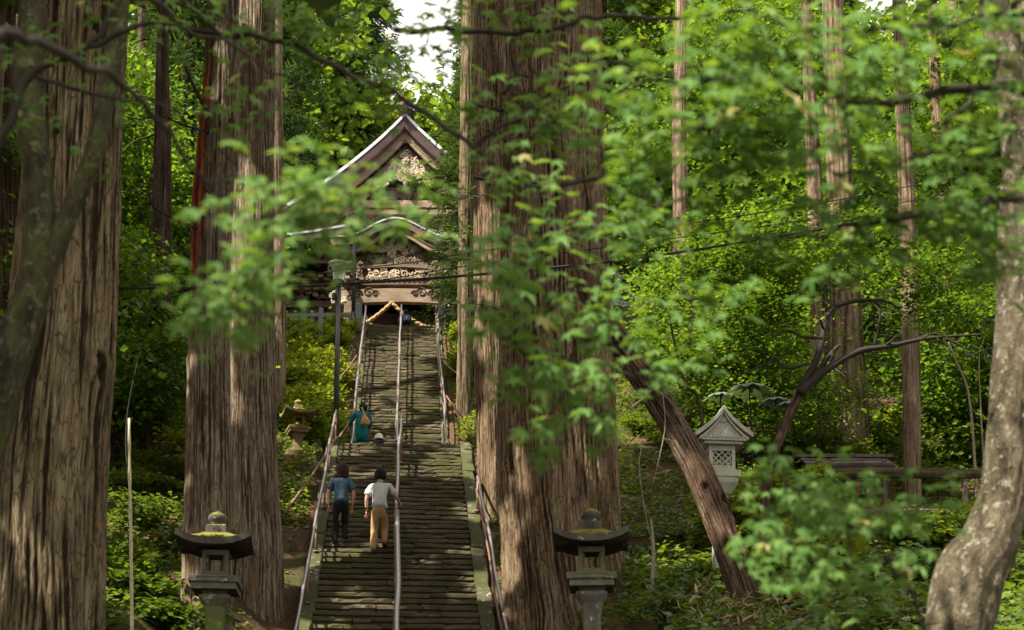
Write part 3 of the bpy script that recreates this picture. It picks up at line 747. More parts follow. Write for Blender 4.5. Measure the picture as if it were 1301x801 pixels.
def white_lantern(loc, top):
    root = empty('stone_lantern', loc, .12); tag(root, 'tall pale stone lantern with gabled roof and lattice window, behind the leaning trunk', 'stone lantern')
    T = top; hw = .50; za = T; ze = T - .50
    def rz(x): q = abs(x) / hw; return za - (.50) * (q ** .78) + .03 * q ** 4
    xs_ = np.linspace(-hw, hw, 17); up = [(x, rz(x)) for x in xs_]; lo = [(x * .985, rz(x) - .085) for x in xs_[::-1]]
    mb = MB(); mb.prism(up + lo, -.42, .42)
    mb.build('roof', M['lantern_white'], root, bevel=.008)
    mb = MB(); up2 = [(x * .86, rz(x) - .0875) for x in xs_]; lo2 = [(x * .84, rz(x) - .13) for x in xs_[::-1]]; mb.prism(up2 + lo2, -.39, .39)
    mb.build('barge_board', M['lantern_white'], root)
    mb = MB(); mb.prism([(-.36, ze - .06), (.36, ze - .06), (0.0, za - .16)], -.34, .34); mb.tube([(-.05, -.35, za - .26), (0, -.35, za - .30), (.05, -.35, za - .25)], .008, 5); mb.build('gable', M['lantern_white'], root)
    mb = MB(); mb.box(0, 0, ze - .085, .78, .76, .045)
    for i in range(10): mb.box(-.32 + i * .071, -.385, ze - .055, .035, .03, .03)
    mb.box(0, 0, ze - .13, .66, .66, .05); mb.build('cornice', M['lantern_white'], root)
    zb = ze - .60; w = .225
    mb = MB(); p = .06
    for sx in (-1, 1):
        for sy in (-1, 1): mb.box(sx * (w - p / 2), sy * (w - p / 2), zb + .225, p, p, .45)
    for sy in (-1, 1):
        mb.box(0, sy * (w - .035), zb + .05, 2 * w - 2 * p, .06, .10); mb.box(0, sy * (w - .035), zb + .40, 2 * w - 2 * p, .06, .10)
        mb.box(sy * (w - .035), 0, zb + .05, .06, 2 * w - 2 * p, .10); mb.box(sy * (w - .035), 0, zb + .40, .06, 2 * w - 2 * p, .10)
    mb.box(0, 0, zb + .46, 2 * w + .02, 2 * w + .02, .03)
    fb = mb.build('fire_box', M['lantern_white'], root, bevel=.005)
    for yy in (-(w - .03), w - .03):
        mb = MB()
        for i in range(-2, 3):
            for s in (-1, 1):
                c = i * .11; pts = []
                for q in (-.165, .165):
                    pts.append((q, c + s * q))
                # clip to the window height
                a, b = pts; 
                def clip(a, b, lim=.13):
                    (x0, z0), (x1, z1) = a, b; out = []
                    for t in np.linspace(0, 1, 41):
                        x = x0 + (x1 - x0) * t; z = z0 + (z1 - z0) * t
                        if abs(z) <= lim: out.append((x, z))
                    return (out[0], out[-1]) if len(out) > 3 else None
                r = clip(a, b)
                if r: mb.bar((r[0][0], yy + (.004 if s > 0 else 0), zb + .225 + r[0][1]), (r[1][0], yy + (.004 if s > 0 else 0), zb + .225 + r[1][1]), .02, .022)
        mb.build('lattice', M['lantern_white'], fb)
    mb = MB(); mb.box(0, 0, zb - .055, .60, .60, .11); mb.lathe([(.16, -.38), (.27, -.20), (.285, -.112)], 24, (0, 0, zb), square=True); mb.build('platform', M['lantern_white'], root, bevel=.006)
    mb = MB(); mb.lathe([(.20, .3), (.13, .45), (.115, zb - .8), (.125, zb - .382)], 24, square=True)
    sh = mb.build('shaft', M['lantern_white'], root)
    mb = MB(); ins = MB()
    for i, (dx, dz) in enumerate([(0, 0), (.02, -.12), (-.01, -.24), (.01, -.36)]):
        for q in range(3): ins.bar((-.04 + dx + q * .02, -.123, zb - .52 + dz - q * .012), (.0 + dx + q * .022, -.123, zb - .50 + dz - q * .03), .009, .006)
        ins.bar((dx, -.123, zb - .47 + dz), (dx - .01, -.123, zb - .56 + dz), .009, .006)
    ins.build('inscription', M['black_metal'], sh)
    mb = MB(); mb.box(0, 0, .2, .7, .7, .2); mb.box(0, 0, .0, .95, .95, .24); mb.build('plinth', M['lantern_white'], root, bevel=.015)
p4 = at(912, 524, 23.5); g = gz(p4.x, p4.y) - .05
white_lantern((p4.x, p4.y, g), p4.z - g)

# ================================================================== TEMPLE HALL at the head of the stairs
TL = Vector((-5.05, 58.0, ZPLAT))
temple = empty('temple_hall', TL, 0.0); tag(temple, 'old wooden temple hall with steep gable and curved carved porch above the stairs', 'temple')
def sheet_sweep(name, prof_top, prof_bot, y0, y1, mat, parent, smooth=False, mesh=False):
    """band between two curves (x,z) extruded from y0 to y1"""
    mb = MB(); n = len(prof_top); vs = []
    for y in (y0, y1):
        vs += [(x, y, z) for x, z in prof_top] + [(x, y, z) for x, z in prof_bot]
    fs = []
    for i in range(n - 1):
        fs.append((i, i + n, i + n + 1, i + 1)); o = 2 * n; fs.append((o + i, o + i + 1, o + i + n + 1, o + i + n))
        fs.append((i, i + 1, o + i + 1, o + i)); fs.append((n + i, o + n + i, o + n + i + 1, n + i + 1))
    fs.append((0, 2*n, 3*n, n)); fs.append((n - 1, 2*n - 1, 4*n - 1, 3*n - 1)); mb.add(vs, fs)
    return mb.build(name, mat, parent, smooth)
def spiral(mb, c, r, turns=1.6, w=.03, a0=0.0, s=1, y=0.0):
    pts = []; n = int(14 * turns); rs_ = []
    for i in range(n + 1):
        t = i / n; a = a0 + s * 2 * PI * turns * t; q = r * (1 - t) ** .8 + r * .06
        pts.append(Vector((c[0] + q * math.cos(a), y - .02 * t, c[1] + q * math.sin(a)))); rs_.append(w * (1 - .5 * t))
    mb.tube(pts, rs_, 6)
def carving(mb, x0, x1, z0, z1, y, dens=40, seed=1, w=.03, inside=None):
    r = random.Random(seed); A = (x1 - x0) * (z1 - z0)
    for i in range(int(A * dens)):
        x = r.uniform(x0, x1); z = r.uniform(z0, z1)
        if inside and not inside(x, z): continue
        k = r.random()
        if k < .55: spiral(mb, (x, z), r.uniform(.08, .19), r.uniform(1, 1.7), w * r.uniform(.8, 1.3), r.uniform(0, 6.28), r.choice((-1, 1)), y - r.uniform(0, .05))
        elif k < .8:
            a = r.uniform(0, 6.28); L = r.uniform(.15, .32)
            pts = [Vector((x + L * t * math.cos(a + t * 1.2), y - .05 * math.sin(PI * t), z + L * t * math.sin(a + t * 1.2))) for t in np.linspace(0, 1, 7)]
            mb.tube(pts, [w * 1.6 * math.sin(PI * (.12 + .85 * t)) for t in np.linspace(0, 1, 7)], 6)
        else: mb.ell((x, y, z), (r.uniform(.04, .09), .05, r.uniform(.04, .08)), 8, 5)
# --- main hall, its gable faces the stairs.  b = depth from the porch front
GB = 3.0; GXC = .14; AP = 13.6
def gz_roof(q): return AP - 1.12 * (q ** .93) * 1.0 + .030 * q ** 2   # height over half width q
qs = np.linspace(0, 8.6, 26)
def roofline(off, scale=1.0, qmax=6.6, nrm=0.0):
    q = np.linspace(0, qmax, 26); z = gz_roof(q) + off
    return [(GXC - a, b) for a, b in zip(q[::-1], z[::-1])] + [(GXC + a, b) for a, b in zip(q[1:], z[1:])]
sheet_sweep('roof', roofline(.05), roofline(-.12), GB - .1, GB + 15, M['roof_metal'], temple)
sheet_sweep('roof_edge', roofline(-.121), roofline(-.66), GB - .02, GB + 14.9, M['roof_edge'], temple)
for k in range(5):
    sheet_sweep('edge_layer', roofline(-.20 - k * .09), roofline(-.235 - k * .09), GB - .05, GB - .021, M['roof_edge'], temple)
sheet_sweep('barge_board', roofline(-.661, qmax=6.3), roofline(-1.12, qmax=6.3), GB + .25, GB + .42, M['wood_pale'], temple)
sheet_sweep('barge_board', roofline(-.80, qmax=6.3), roofline(-.90, qmax=6.3), GB + .21, GB + .249, M['wood_pale'], temple)
sheet_sweep('soffit', roofline(-1.121, qmax=6.2), roofline(-1.9, qmax=6.2), GB + .65, GB + .80, M['wood_pale'], temple)
sheet_sweep('soffit_beam', roofline(-1.5, qmax=6.2), roofline(-1.62, qmax=6.2), GB + .55, GB + .649, M['wood'], temple)
for i in range(44):   # rafters under the verge boards
    q = .35 + (i // 2) * .29; s = -1 if i % 2 else 1; z = gz_roof(q)
    mb = MB(); mb.bar((GXC + s * q, GB + .43, z - .78), (GXC + s * q, GB + 1.6, z - .72), .09, .12); mb.build('rafter', M['wood_pale'], temple)
mb = MB(); mb.lathe([(.09, 0), (.09, .08)], 12); 
for i, v in enumerate(mb.v): mb.v[i] = (GXC + v[0], GB + .17 + v[2], AP - 1.25 + v[1])
mb.build('boss', M['wood_dark'], temple)
# ridge with end tile
mb = MB(); mb.box(GXC, GB + 7.4, AP + .10, .5, 15.4, .30); mb.box(GXC, GB + 7.4, AP + .31, .66, 15.5, .12); mb.tube([(GXC, GB - .4, AP + .40), (GXC, GB + 15, AP + .40)], .12, 10); mb.build('ridge', M['roof_edge'], temple)
mb = MB(); mb.ell((GXC, GB - .42, AP + .18), (.24, .10, .24)); spiral(mb, (GXC - .28, AP + .08), .14, 1.5, .04, 0, 1, GB - .45); spiral(mb, (GXC + .28, AP + .08), .14, 1.5, .04, PI, -1, GB - .45); mb.build('ridge_ornament', M['roof_edge'], temple, True)
# gable wall and pendant carving
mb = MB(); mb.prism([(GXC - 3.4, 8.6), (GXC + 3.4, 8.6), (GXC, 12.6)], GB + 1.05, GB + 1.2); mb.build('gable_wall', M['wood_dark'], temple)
mb = MB(); yy = GB + .50
def in_tri(x, z): 
    q = abs(x - GXC); return z < 12.05 - 1.12 * q and z > 11.35 - 1.05 * q - .12 and z > 10.35
carving(mb, GXC - 1.35, GXC + 1.35, 10.2, 12.1, yy, 70, 5, .035, in_tri)
for s in (-1, 1):
    for q, z, r in ((.18, 11.0, .2), (.42, 10.95, .2), (.72, 10.85, .19), (1.0, 10.62, .18), (1.25, 10.4, .14), (.2, 10.7, .17), (.17, 11.35, .15)):
        spiral(mb, (GXC + s * q, z), r, 1.6, .05, PI / 2, s, yy - .03)
mb.prism([(GXC - .13, 11.8), (GXC + .13, 11.8), (GXC + .2, 11.2), (GXC + .12, 10.5), (GXC, 10.15), (GXC - .12, 10.5), (GXC - .2, 11.2)], yy - .04, yy + .06)
for a in range(6):
    mb.ell((GXC + .13 * math.cos(a * PI / 3), yy - .12, 11.5 + .13 * math.sin(a * PI / 3)), (.08, .05, .08), 8, 6)
mb.ell((GXC, yy - .15, 11.5), (.08, .07, .08), 8, 6); mb.build('gable_pendant', M['carve'], temple, True)
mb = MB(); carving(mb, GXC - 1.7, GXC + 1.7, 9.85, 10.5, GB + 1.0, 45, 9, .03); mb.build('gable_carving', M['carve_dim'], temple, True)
mb = MB(); mb.box(GXC, GB + .95, 9.62, 4.6, .25, .34); mb.build('gable_beam', M['wood_pale'], temple)
mb = MB(); mb.box(GXC, GB + .93, 9.2, 5.6, .3, .22); mb.build('gable_beam', M['wood'], temple)
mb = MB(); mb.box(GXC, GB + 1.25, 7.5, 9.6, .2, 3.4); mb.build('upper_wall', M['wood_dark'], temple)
for s in (-1, 1):
    mb = MB(); carving(mb, GXC + s * 1.0 - .9 if s < 0 else GXC + .5, GXC + s * 1.0 + .4 if s < 0 else GXC + 2.4, 7.6, 8.9, GB + 1.1, 32, 12 + s, .035); mb.build('wall_carving', M['carve'], temple, True)
    mb = MB(); mb.box(GXC + s * 2.6, GB + .9, 8.2, .3, .3, 2.0); mb.build('upper_column', M['wood'], temple)
# --- side eaves of the lower hall roof (rafters and brackets at both sides)
for s in (-1, 1):
    prof = [(s * (2.3 + t * 4.0), 7.35 - .9 * t + .35 * t ** 2) for t in np.linspace(0, 1, 12)]
    sheet_sweep('side_roof', prof, [(x, z - .10) for x, z in prof], GB - 1.9, GB + 11, M['roof_metal'], temple)
    sheet_sweep('side_roof_edge', [(x, z - .101) for x, z in prof], [(x, z - .42) for x, z in prof], GB - 1.85, GB + 10.9, M['roof_edge'], temple)
    for row in range(2):
        for i in range(16):
            x = s * (2.35 + i * .235); mb = MB(); mb.bar((x, GB - 1.55 + row * .55, 6.55 - row * .32 - abs(x) * .02), (x, GB + .9, 6.85 - row * .32), .09, .11); mb.build('rafter', M['wood_pale'] if row == 0 else M['wood'], temple)
    mb = MB(); mb.box(s * 4.2, GB - .9, 6.02, 3.9, .16, .16); mb.build('eave_beam', M['wood'], temple)
    mb = MB(); mb.box(s * 4.2, GB - .2, 5.35, 3.9, .2, .3); mb.build('eave_beam', M['wood'], temple)
    mb = MB(); mb.box(s * 4.2, GB - .12, 4.35, 3.9, .2, .3); mb.build('wall_beam', M['wood'], temple)
    mb = MB(); mb.box(s * 4.2, GB - .12, 3.2, 3.9, .2, .25); mb.build('wall_beam', M['wood'], temple)
    for i in range(4):
        x = s * (2.5 + i * .95)
        for lv in range(3):
            mb = MB(); z = 4.62 + lv * .33
            mb.box(x, GB - .15 - lv * .22, z, .22, .5 + lv * .35, .13); mb.box(x, GB - .18 - lv * .25, z + .02, .62 + lv * .12, .16, .12)
            for q in (-1, 0, 1): mb.box(x + q * (.26 + lv * .05), GB - .2 - lv * .28, z + .15, .15, .17, .11, taper=1.2)
            mb.build('bracket', M['wood_pale'] if lv == 1 else M['wood'], temple)
    for x in (2.5, 4.2, 6.0):
        mb = MB(); mb.lathe([(.17, 0), (.17, 4.3)], 14, (s * x, GB - .1, 0)); mb.build('column', M['wood'], temple, True)
    mb = MB(); mb.box(s * 4.2, GB + .1, 2.2, 3.8, .1, 4.3); mb.build('side_wall', M['wood_dark'], temple)
    for i in range(4):
        mb = MB(); mb.box(s * (2.95 + i * .9), GB + .03, 3.75, .75, .06, .7); mb.build('wall_panel', M['wood'], temple)
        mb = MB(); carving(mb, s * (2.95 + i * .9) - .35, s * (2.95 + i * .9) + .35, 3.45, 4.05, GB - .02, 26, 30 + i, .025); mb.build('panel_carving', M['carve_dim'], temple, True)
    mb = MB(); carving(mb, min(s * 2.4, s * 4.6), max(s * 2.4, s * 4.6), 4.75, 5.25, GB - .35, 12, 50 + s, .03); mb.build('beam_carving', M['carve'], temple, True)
# --- curved porch gable (karahafu)
def kz(q):      # height of porch roof line over |x|
    q = np.asarray(q, float); return 6.26 + .84 * (.5 + .5 * np.cos(np.clip(q / 2.25, 0, 1) * PI)) + .05 * np.clip((q - 2.25), 0, 1)
kx = np.linspace(-2.85, 2.85, 41)
def kl(off, sc=1.0): return [(x * sc, float(kz(abs(x))) + off) for x in kx]
sheet_sweep('porch_roof', kl(.0), kl(-.07), -.10, 4.6, M['roof_metal'], temple)
sheet_sweep('porch_roof_edge', kl(-.071, .985), kl(-.40, .97), -.05, 4.5, M['roof_edge'], temple)
def kb(off, flat=.0): return [(x * .86, float(kz(abs(x)) - 6.26) * 1.0 + 6.26 + off) for x in kx]
sheet_sweep('porch_barge_board', kb(-.42), kb(-.70), .10, .26, M['wood_pale'], temple)
sheet_sweep('porch_barge_board', kb(-.46), kb(-.50), .05, .099, M['wood'], temple)
mb = MB(); pr = [(x * .80, float(kz(abs(x))) - .69) for x in kx]; mb.prism(pr + [(2.2, 4.2), (-2.2, 4.2)], .62, .72); mb.build('porch_gable_panel', M['wood'], temple)
mb = MB(); carving(mb, -1.15, 1.15, 5.62, 6.42, .55, 60, 71, .035, lambda x, z: z < 6.40 - .35 * abs(x) and z > 5.62 + .25 * abs(x)); mb.build('porch_pendant', M['carve'], temple, True)
mb = MB(); carving(mb, -1.9, 1.9, 5.10, 5.50, .55, 55, 72, .032, lambda x, z: z < 5.55 - .2 * abs(x)); mb.build('porch_carving', M['carve_dim'], temple, True)
mb = MB(); carving(mb, -1.25, 1.25, 4.45, 4.85, .48, 55, 73, .036); mb.build('porch_carving', M['carve'], temple, True)
def rainbow(z, w, h, arch, y, d, mat):
    xs_ = np.linspace(-w, w, 17); up = [(x, z + h / 2 + arch * (1 - (x / w) ** 2)) for x in xs_]; lo = [(x, z - h / 2 + arch * 1.25 * (1 - (x / w) ** 2)) for x in xs_[::-1]]
    mb = MB(); mb.prism(up + lo, y, y + d); return mb.build('porch_beam', mat, temple)
rainbow(4.98, 1.85, .16, .12, .40, .2, M['wood']); rainbow(4.28, 2.3, .16, .03, .36, .3, M['wood'])
b = rainbow(3.62, 2.35, .62, .10, .30, .32, M['wood_pale'])
mb = MB()
for s in (-1, 1):
    for x, z, r in ((1.15, 3.85, .22), (1.62, 3.75, .2), (.85, 3.8, .14), (1.95, 3.6, .14)): spiral(mb, (s * x, z), r, 1.5, .028, PI if s > 0 else 0, -s, .285)
mb.build('beam_scroll', M['wood_dark'], temple, True)
for s in (-1, 1):
    mb = MB(); mb.box(s * 2.02, .45, 1.75, .34, .34, 3.5); mb.build('porch_column', M['wood'], temple, bevel=.03)
    for lv in range(3):
        mb = MB(); z = 4.05 + lv * .30; mb.box(s * 2.02, .42, z, .8 + lv * .2, .2, .13); mb.box(s * 2.02, .3, z, .2, .9, .12)
        for q in (-1, 0, 1): mb.box(s * 2.02 + q * (.33 + lv * .08), .40, z + .16, .18, .2, .13, taper=1.2)
        mb.build('bracket', M['wood_pale'] if lv % 2 else M['wood'], temple)
    mb = MB(); carving(mb, s * 2.45 - .25, s * 2.45 + .25, 3.3, 3.9, .35, 60, 80 + s, .04); mb.build('beam_end_carving', M['carve'], temple, True)
    mb = MB(); mb.lathe([(.42, 0), (.42, .07), (.30, .09)], 20)
    for i, v in enumerate(mb.v): mb.v[i] = (s * 1.35 + v[0], 2.05 - v[2], 2.75 + v[1])
    mb.build('round_carving', M['carve_dim'], temple, True)
for i, (x0, x1, z0, z1, y) in enumerate([(-2.3, 2.3, 4.62, 4.98, .5), (-1.7, 1.7, 5.12, 5.6, .58), (-2.4, -1.5, 4.2, 5.2, .3), (1.5, 2.4, 4.2, 5.2, .3), (-3.4, 3.6, 7.35, 7.7, GB + 1.0), (-2.6, 2.8, 8.75, 9.1, GB + 1.0), (-5.8, -2.5, 5.0, 5.25, GB - .4), (2.5, 5.8, 5.0, 5.25, GB - .4), (-5.6, -2.6, 3.45, 4.1, GB - .15)]):
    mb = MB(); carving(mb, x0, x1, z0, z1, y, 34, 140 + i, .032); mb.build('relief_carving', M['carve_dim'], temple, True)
for i in range(26):     # small bracket blocks in rows under the gable and above the porch
    x = -3.0 + i * .24; MB().box(x + GXC, GB + .8, 7.25, .13, .22, .14, taper=1.2).build('bracket_block', M['wood'], temple)
for i in range(20):
    x = -2.1 + i * .22; MB().box(x, .38, 4.48, .12, .18, .12, taper=1.2).build('bracket_block', M['wood_pale'], temple)
# doors and lattices at the back of the porch
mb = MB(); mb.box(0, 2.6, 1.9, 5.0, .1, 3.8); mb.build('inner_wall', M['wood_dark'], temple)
for x in (-.42, .42):
    mb = MB(); mb.box(x, 2.5, 1.6, .78, .06, 3.1); d = mb.build('door', M['wood_red'], temple)
    for z in (.5, 1.3, 2.1, 2.9): MB().box(x, 2.455, z, .74, .025, .06).build('door_rail', M['wood_red'], d)
for s in (-1, 1):
    for i in range(5):
        mb = MB(); mb.box(s * (1.05 + i * .24), 2.5, 1.7, .06, .05, 2.6); mb.build('lattice_bar', M['wood'], temple)
    for z in (.45, 1.5, 2.5, 3.0): MB().box(s * 1.55, 2.44, z, 1.2, .05, .1).build('lattice_rail', M['wood'], temple)
MB().box(0, 1.6, .35, 5.6, 3.4, .7).build('veranda', M['wood'], temple)
# offering-hall rope hanging from the porch beam
def rope_line(n=70):
    P = []
    for t in np.linspace(-1, 1, n):
        x = -.12 + t * 2.0; a = abs(t); z = 3.30 - 1.18 * (math.sin(min(1, a * 1.0) * PI / 2) ** .95) + .28 * max(0, a - .72) ** 1.2; P.append(Vector((x, .12, z)))
    return P
R = rope_line(); mb = MB()
for ph in (0, PI):
    mb.tube([p + Vector((0, .035 * math.sin(i * .9 + ph), .035 * math.cos(i * .9 + ph))) for i, p in enumerate(R)], .07, 8)
ro = mb.build('sacred_rope', M['rope'], None, True, loc=TL); tag(ro, 'thick twisted straw rope draped in two swags across the temple porch', 'rope')
for x in (1.45,):
    mb = MB(); mb.box(x, .1, 1.95, .05, .04, .5); mb.lathe([(.13, 0), (.05, .18), (.03, .2)], 10, (x, .1, 1.6)); o = mb.build('paper_tassel', M['white_paint'], None, loc=TL); tag(o, 'small white tassel hanging at the right of the porch rope', 'tassel')

# ================================================================== GREY STONE FENCES on the terrace edge
def stone_fence(pts, label, h=1.25, sp_=1.5, group='grey stone fences along the temple terrace', first_big=False):
    a = Vector(pts[0]); root = empty('stone_fence', a); tag(root, label, 'fence', group)
    for (p, q) in zip(pts[:-1], pts[1:]):
        p = Vector(p) - a; q = Vector(q) - a; n = max(1, int((q - p).length / sp_))
        for i in range(n + 1):
            c = p.lerp(q, i / n); big = first_big and i == 0 and p.length < .01
            mb = MB(); w = .26 if big else .19; hh = h * 1.12 if big else h; mb.box(c.x, c.y, c.z + hh / 2 - .2, w, w, hh + .4); mb.box(c.x, c.y, c.z + hh + .03, w * .8, w * .8, .06, taper=.7); mb.build('post', M['grey_stone'], root, bevel=.012)
            if i < n:
                d = p.lerp(q, (i + 1) / n); 
                for zz, th in ((h * .82, .15), (h * .18, .13)):
                    MB().bar(c + Vector((0, 0, zz)), d + Vector((0, 0, zz)), .11, th).build('rail', M['grey_stone'], root)
                m = 3
                for k in range(1, m + 1):
                    e = c.lerp(d, k / (m + 1)); MB().box(e.x, e.y, e.z + h * .5, .10, .10, h * .5).build('baluster', M['grey_stone'], root)
    return root
A0 = at(455.5, 410, 54.0); A0.z = ZPLAT; B0 = at(560.5, 410, 53.6); B0.z = ZPLAT
stone_fence([A0, (A0.x - 3, 54.1, ZPLAT), (-14, 54.4, ZPLAT)], 'grey stone post-and-rail fence left of the stair head, behind the lamp post', 1.35, first_big=True)
stone_fence([B0, (-.8, 53.4, ZPLAT), (3.6, 50.6, ZPLAT)], 'grey stone fence right of the stair head, by the wavy rail', 1.35, first_big=True)
stone_fence([(3.9, 50.2, ZPLAT), (9.5, 50.6, ZPLAT), (24, 52.4, ZPLAT)], 'grey stone fence seen through leaves between the thin trunks on the right', 1.25)
rw = MB()
tw = empty('retaining_wall', (3.2, 50.0, ZPLAT)); tag(tw, 'dark mossy stone retaining wall under the grey fence on the right', 'wall')
MB().box(10.4, 1.4, -1.75, 21.4, 1.4, 3.3, rz=.075).build('wall', M['wall_stone'], tw)
for i in range(14):
    MB().box(.6 + i * 1.5, .12 + i * 1.5 * .103 - .02 + .1, -.10, 1.47, .6, .22, rz=.10, jit=.008).build('coping_stone', M['grey_stone'], tw, bevel=.012)
rr = random.Random(5)
for r_ in range(6):
    x = .1 + (r_ % 2) * .3
    while x < 20:
        l = rr.uniform(.5, .95); MB().box(x + l / 2, .70 + (x) * .075 - .13 + rr.uniform(-.03, .02), -.45 - r_ * .5, l - .03, .3, .47, rz=.075, jit=.03).build('stone', M['wall_stone'], tw); x += l

# ================================================================== POWER CABLES
def cable(px_pts, label, r, Ys):
    P = [at(x, y, Y) for (x, y), Y in zip(px_pts, Ys)]; Q = catmull(P, 60)
    o = MB().tube(list(Q), r, 6).build('overhead_cable', M['cable'], None, True); tag(o, label, 'cable', 'overhead cables crossing the stairs')
cable([(120, 366), (300, 366), (450, 360), (620, 348), (820, 327), (1020, 295), (1150, 272), (1300, 243)], 'thickest black overhead cable crossing in front of the temple porch', .022, [21.5, 21.4, 22, 22.5, 23, 23.5, 24, 24.5])
cable([(300, 362), (430, 344), (520, 334), (620, 318), (820, 292), (1020, 262), (1160, 236), (1300, 208)], 'upper thin cable crossing the curved porch roof', .010, [23, 23, 23.2, 23.5, 24, 24.5, 25, 25.5])
cable([(300, 385), (480, 357), (620, 334), (820, 308), (1020, 280), (1160, 255), (1300, 226)], 'middle thin cable just above the thick one', .009, [22.5, 22.6, 23, 23.3, 23.8, 24.2, 24.8])

# ================================================================== SMALL WOODEN SHELTER on the right slope
sh = at(1078, 600, 29.0); g = gz(sh.x, 29.0)
shed = empty('wooden_shelter', (sh.x, 29.0, g)); tag(shed, 'low wooden board shelter with weathered plank roof among the undergrowth on the right', 'shelter')
zt_ = at(1078, 574, 29.0).z - g
for i in range(4):
    for j in range(3):
        MB().box(-.62 + j * .62 + rnd.uniform(-.02, .02), -.22 + i * .17, zt_ - .36 + i * .088 + .012 * (i % 2), .615, .19, .02, rx=.42, jit=.008).build('roof_plank', M['plank'], shed)
MB().box(.0, .42, zt_ + .02, 2.1, .16, .07, jit=.008).build('ridge_board', M['plank'], shed)
MB().box(.05, -.30, zt_ - .42, 1.7, .06, .09).build('eave_board', M['wood_dark'], shed)
for x in (-.65, .7):
    for y in (-.2, .5): MB().box(x, y, (zt_ - .2) / 2 - .2, .09, .09, zt_ + .1).build('post', M['plank'], shed)
MB().box(0, .1, zt_ - .95, 1.3, .5, .05).build('shelf', M['plank'], shed); MB().box(0, .32, zt_ - .72, 1.3, .03, .5).build('back_board', M['wood_dark'], shed)
for i, (x, mt) in enumerate([(-.02, 'white_paint'), (.10, 'teal_paint'), (.19, 'red_paint'), (.28, 'teal_paint'), (.40, 'white_paint')]):
    o = MB().box(0, 0, .13, .08, .12, .26).build('box', M[mt], None, loc=(sh.x + x, 29.0 + .02, g + zt_ - .925), bevel=.005)
    tag(o, ['white box leftmost on the shelter shelf', 'green-blue box beside the white one on the shelter shelf', 'narrow red box on the shelter shelf', 'green-blue box right of the red one on the shelter shelf', 'white box rightmost on the shelter shelf'][i], 'box', 'small boxes on the shelter shelf')
pA = at(1005, 604, 27.6); pB = at(1262, 603, 28.4)
lo = bark_trunk('fallen_log', [np.array(pA), np.array(pA.lerp(pB, .5)) + np.array([0, 0, .03]), np.array(pB)], [.10, .115, .08], M['log'], None, 40, 60, .015, 9, seed=4.4)
tag(lo, 'mossy log lying level in front of the plank shelter', 'log')
for x, Y in ((1040, 27.75), (1225, 28.3)):
    p = at(x, 606, Y); g2 = gz(p.x, Y); o = MB().tube([(p.x, Y, g2 - .2), (p.x, Y, p.z - .06)], .06, 8).build('support_stake', M['plank']); tag(o, 'short stake holding up the mossy log', 'stake', 'stakes under the mossy log')
pA = at(1075, 652, 25.6); pB = at(1200, 650, 25.8)
o = MB().tube([pA, pA.lerp(pB, .5) + Vector((0, 0, .03)), pB], .05, 8).build('rail_log', M['plank']); tag(o, 'thin grey pole lying low behind the bottom right leaves', 'pole')
bp = at(165, 532, 17.5); bq = at(170, 805, 17.5); bq.z = gz(bq.x, 17.5) - .1
mb = MB(); pts = [bq.lerp(bp, t) + Vector((.01 * math.sin(t * 5), 0, 0)) for t in np.linspace(0, 1, 24)]; rs_ = [.022 + (.006 if i % 3 == 0 else 0) - .006 * i / 24 for i in range(24)]
mb.tube(pts, rs_, 8); o = mb.build('bamboo_pole', M['bamboo'], None, True); tag(o, 'thin pale bamboo pole standing between the big left trunk and the twin cedars', 'pole')

# ================================================================== PEOPLE
def skin(name, chains, mat, parent, sub=1, smooth=True):
    """chains: list of lists of (x,y,z,rx,ry) ; a chain may start with an int = index of an existing vertex it grows from"""
    vs = []; es = []; rad = []; roots = []
    for ch in chains:
        prev = None
        if isinstance(ch[0], int): prev = ch[0]; ch = ch[1:]
        else: roots.append(len(vs))
        for c in ch:
            vs.append(c[:3]); rad.append((c[3], c[4] if len(c) > 4 else c[3]))
            if prev is not None: es.append((prev, len(vs) - 1))
            prev = len(vs) - 1
    me = bpy.data.meshes.new(name); me.from_pydata(vs, es, []); me.materials.append(mat)
    o = mob(name, me, parent); md = o.modifiers.new('skin', 'SKIN'); md.use_smooth_shade = smooth; md.branch_smoothing = .4
    sv = me.skin_vertices[0].data
    for i, r in enumerate(rad): sv[i].radius = r; sv[i].use_root = i in roots
    s = o.modifiers.new('sub', 'SUBSURF'); s.levels = sub; s.render_levels = sub
    return o
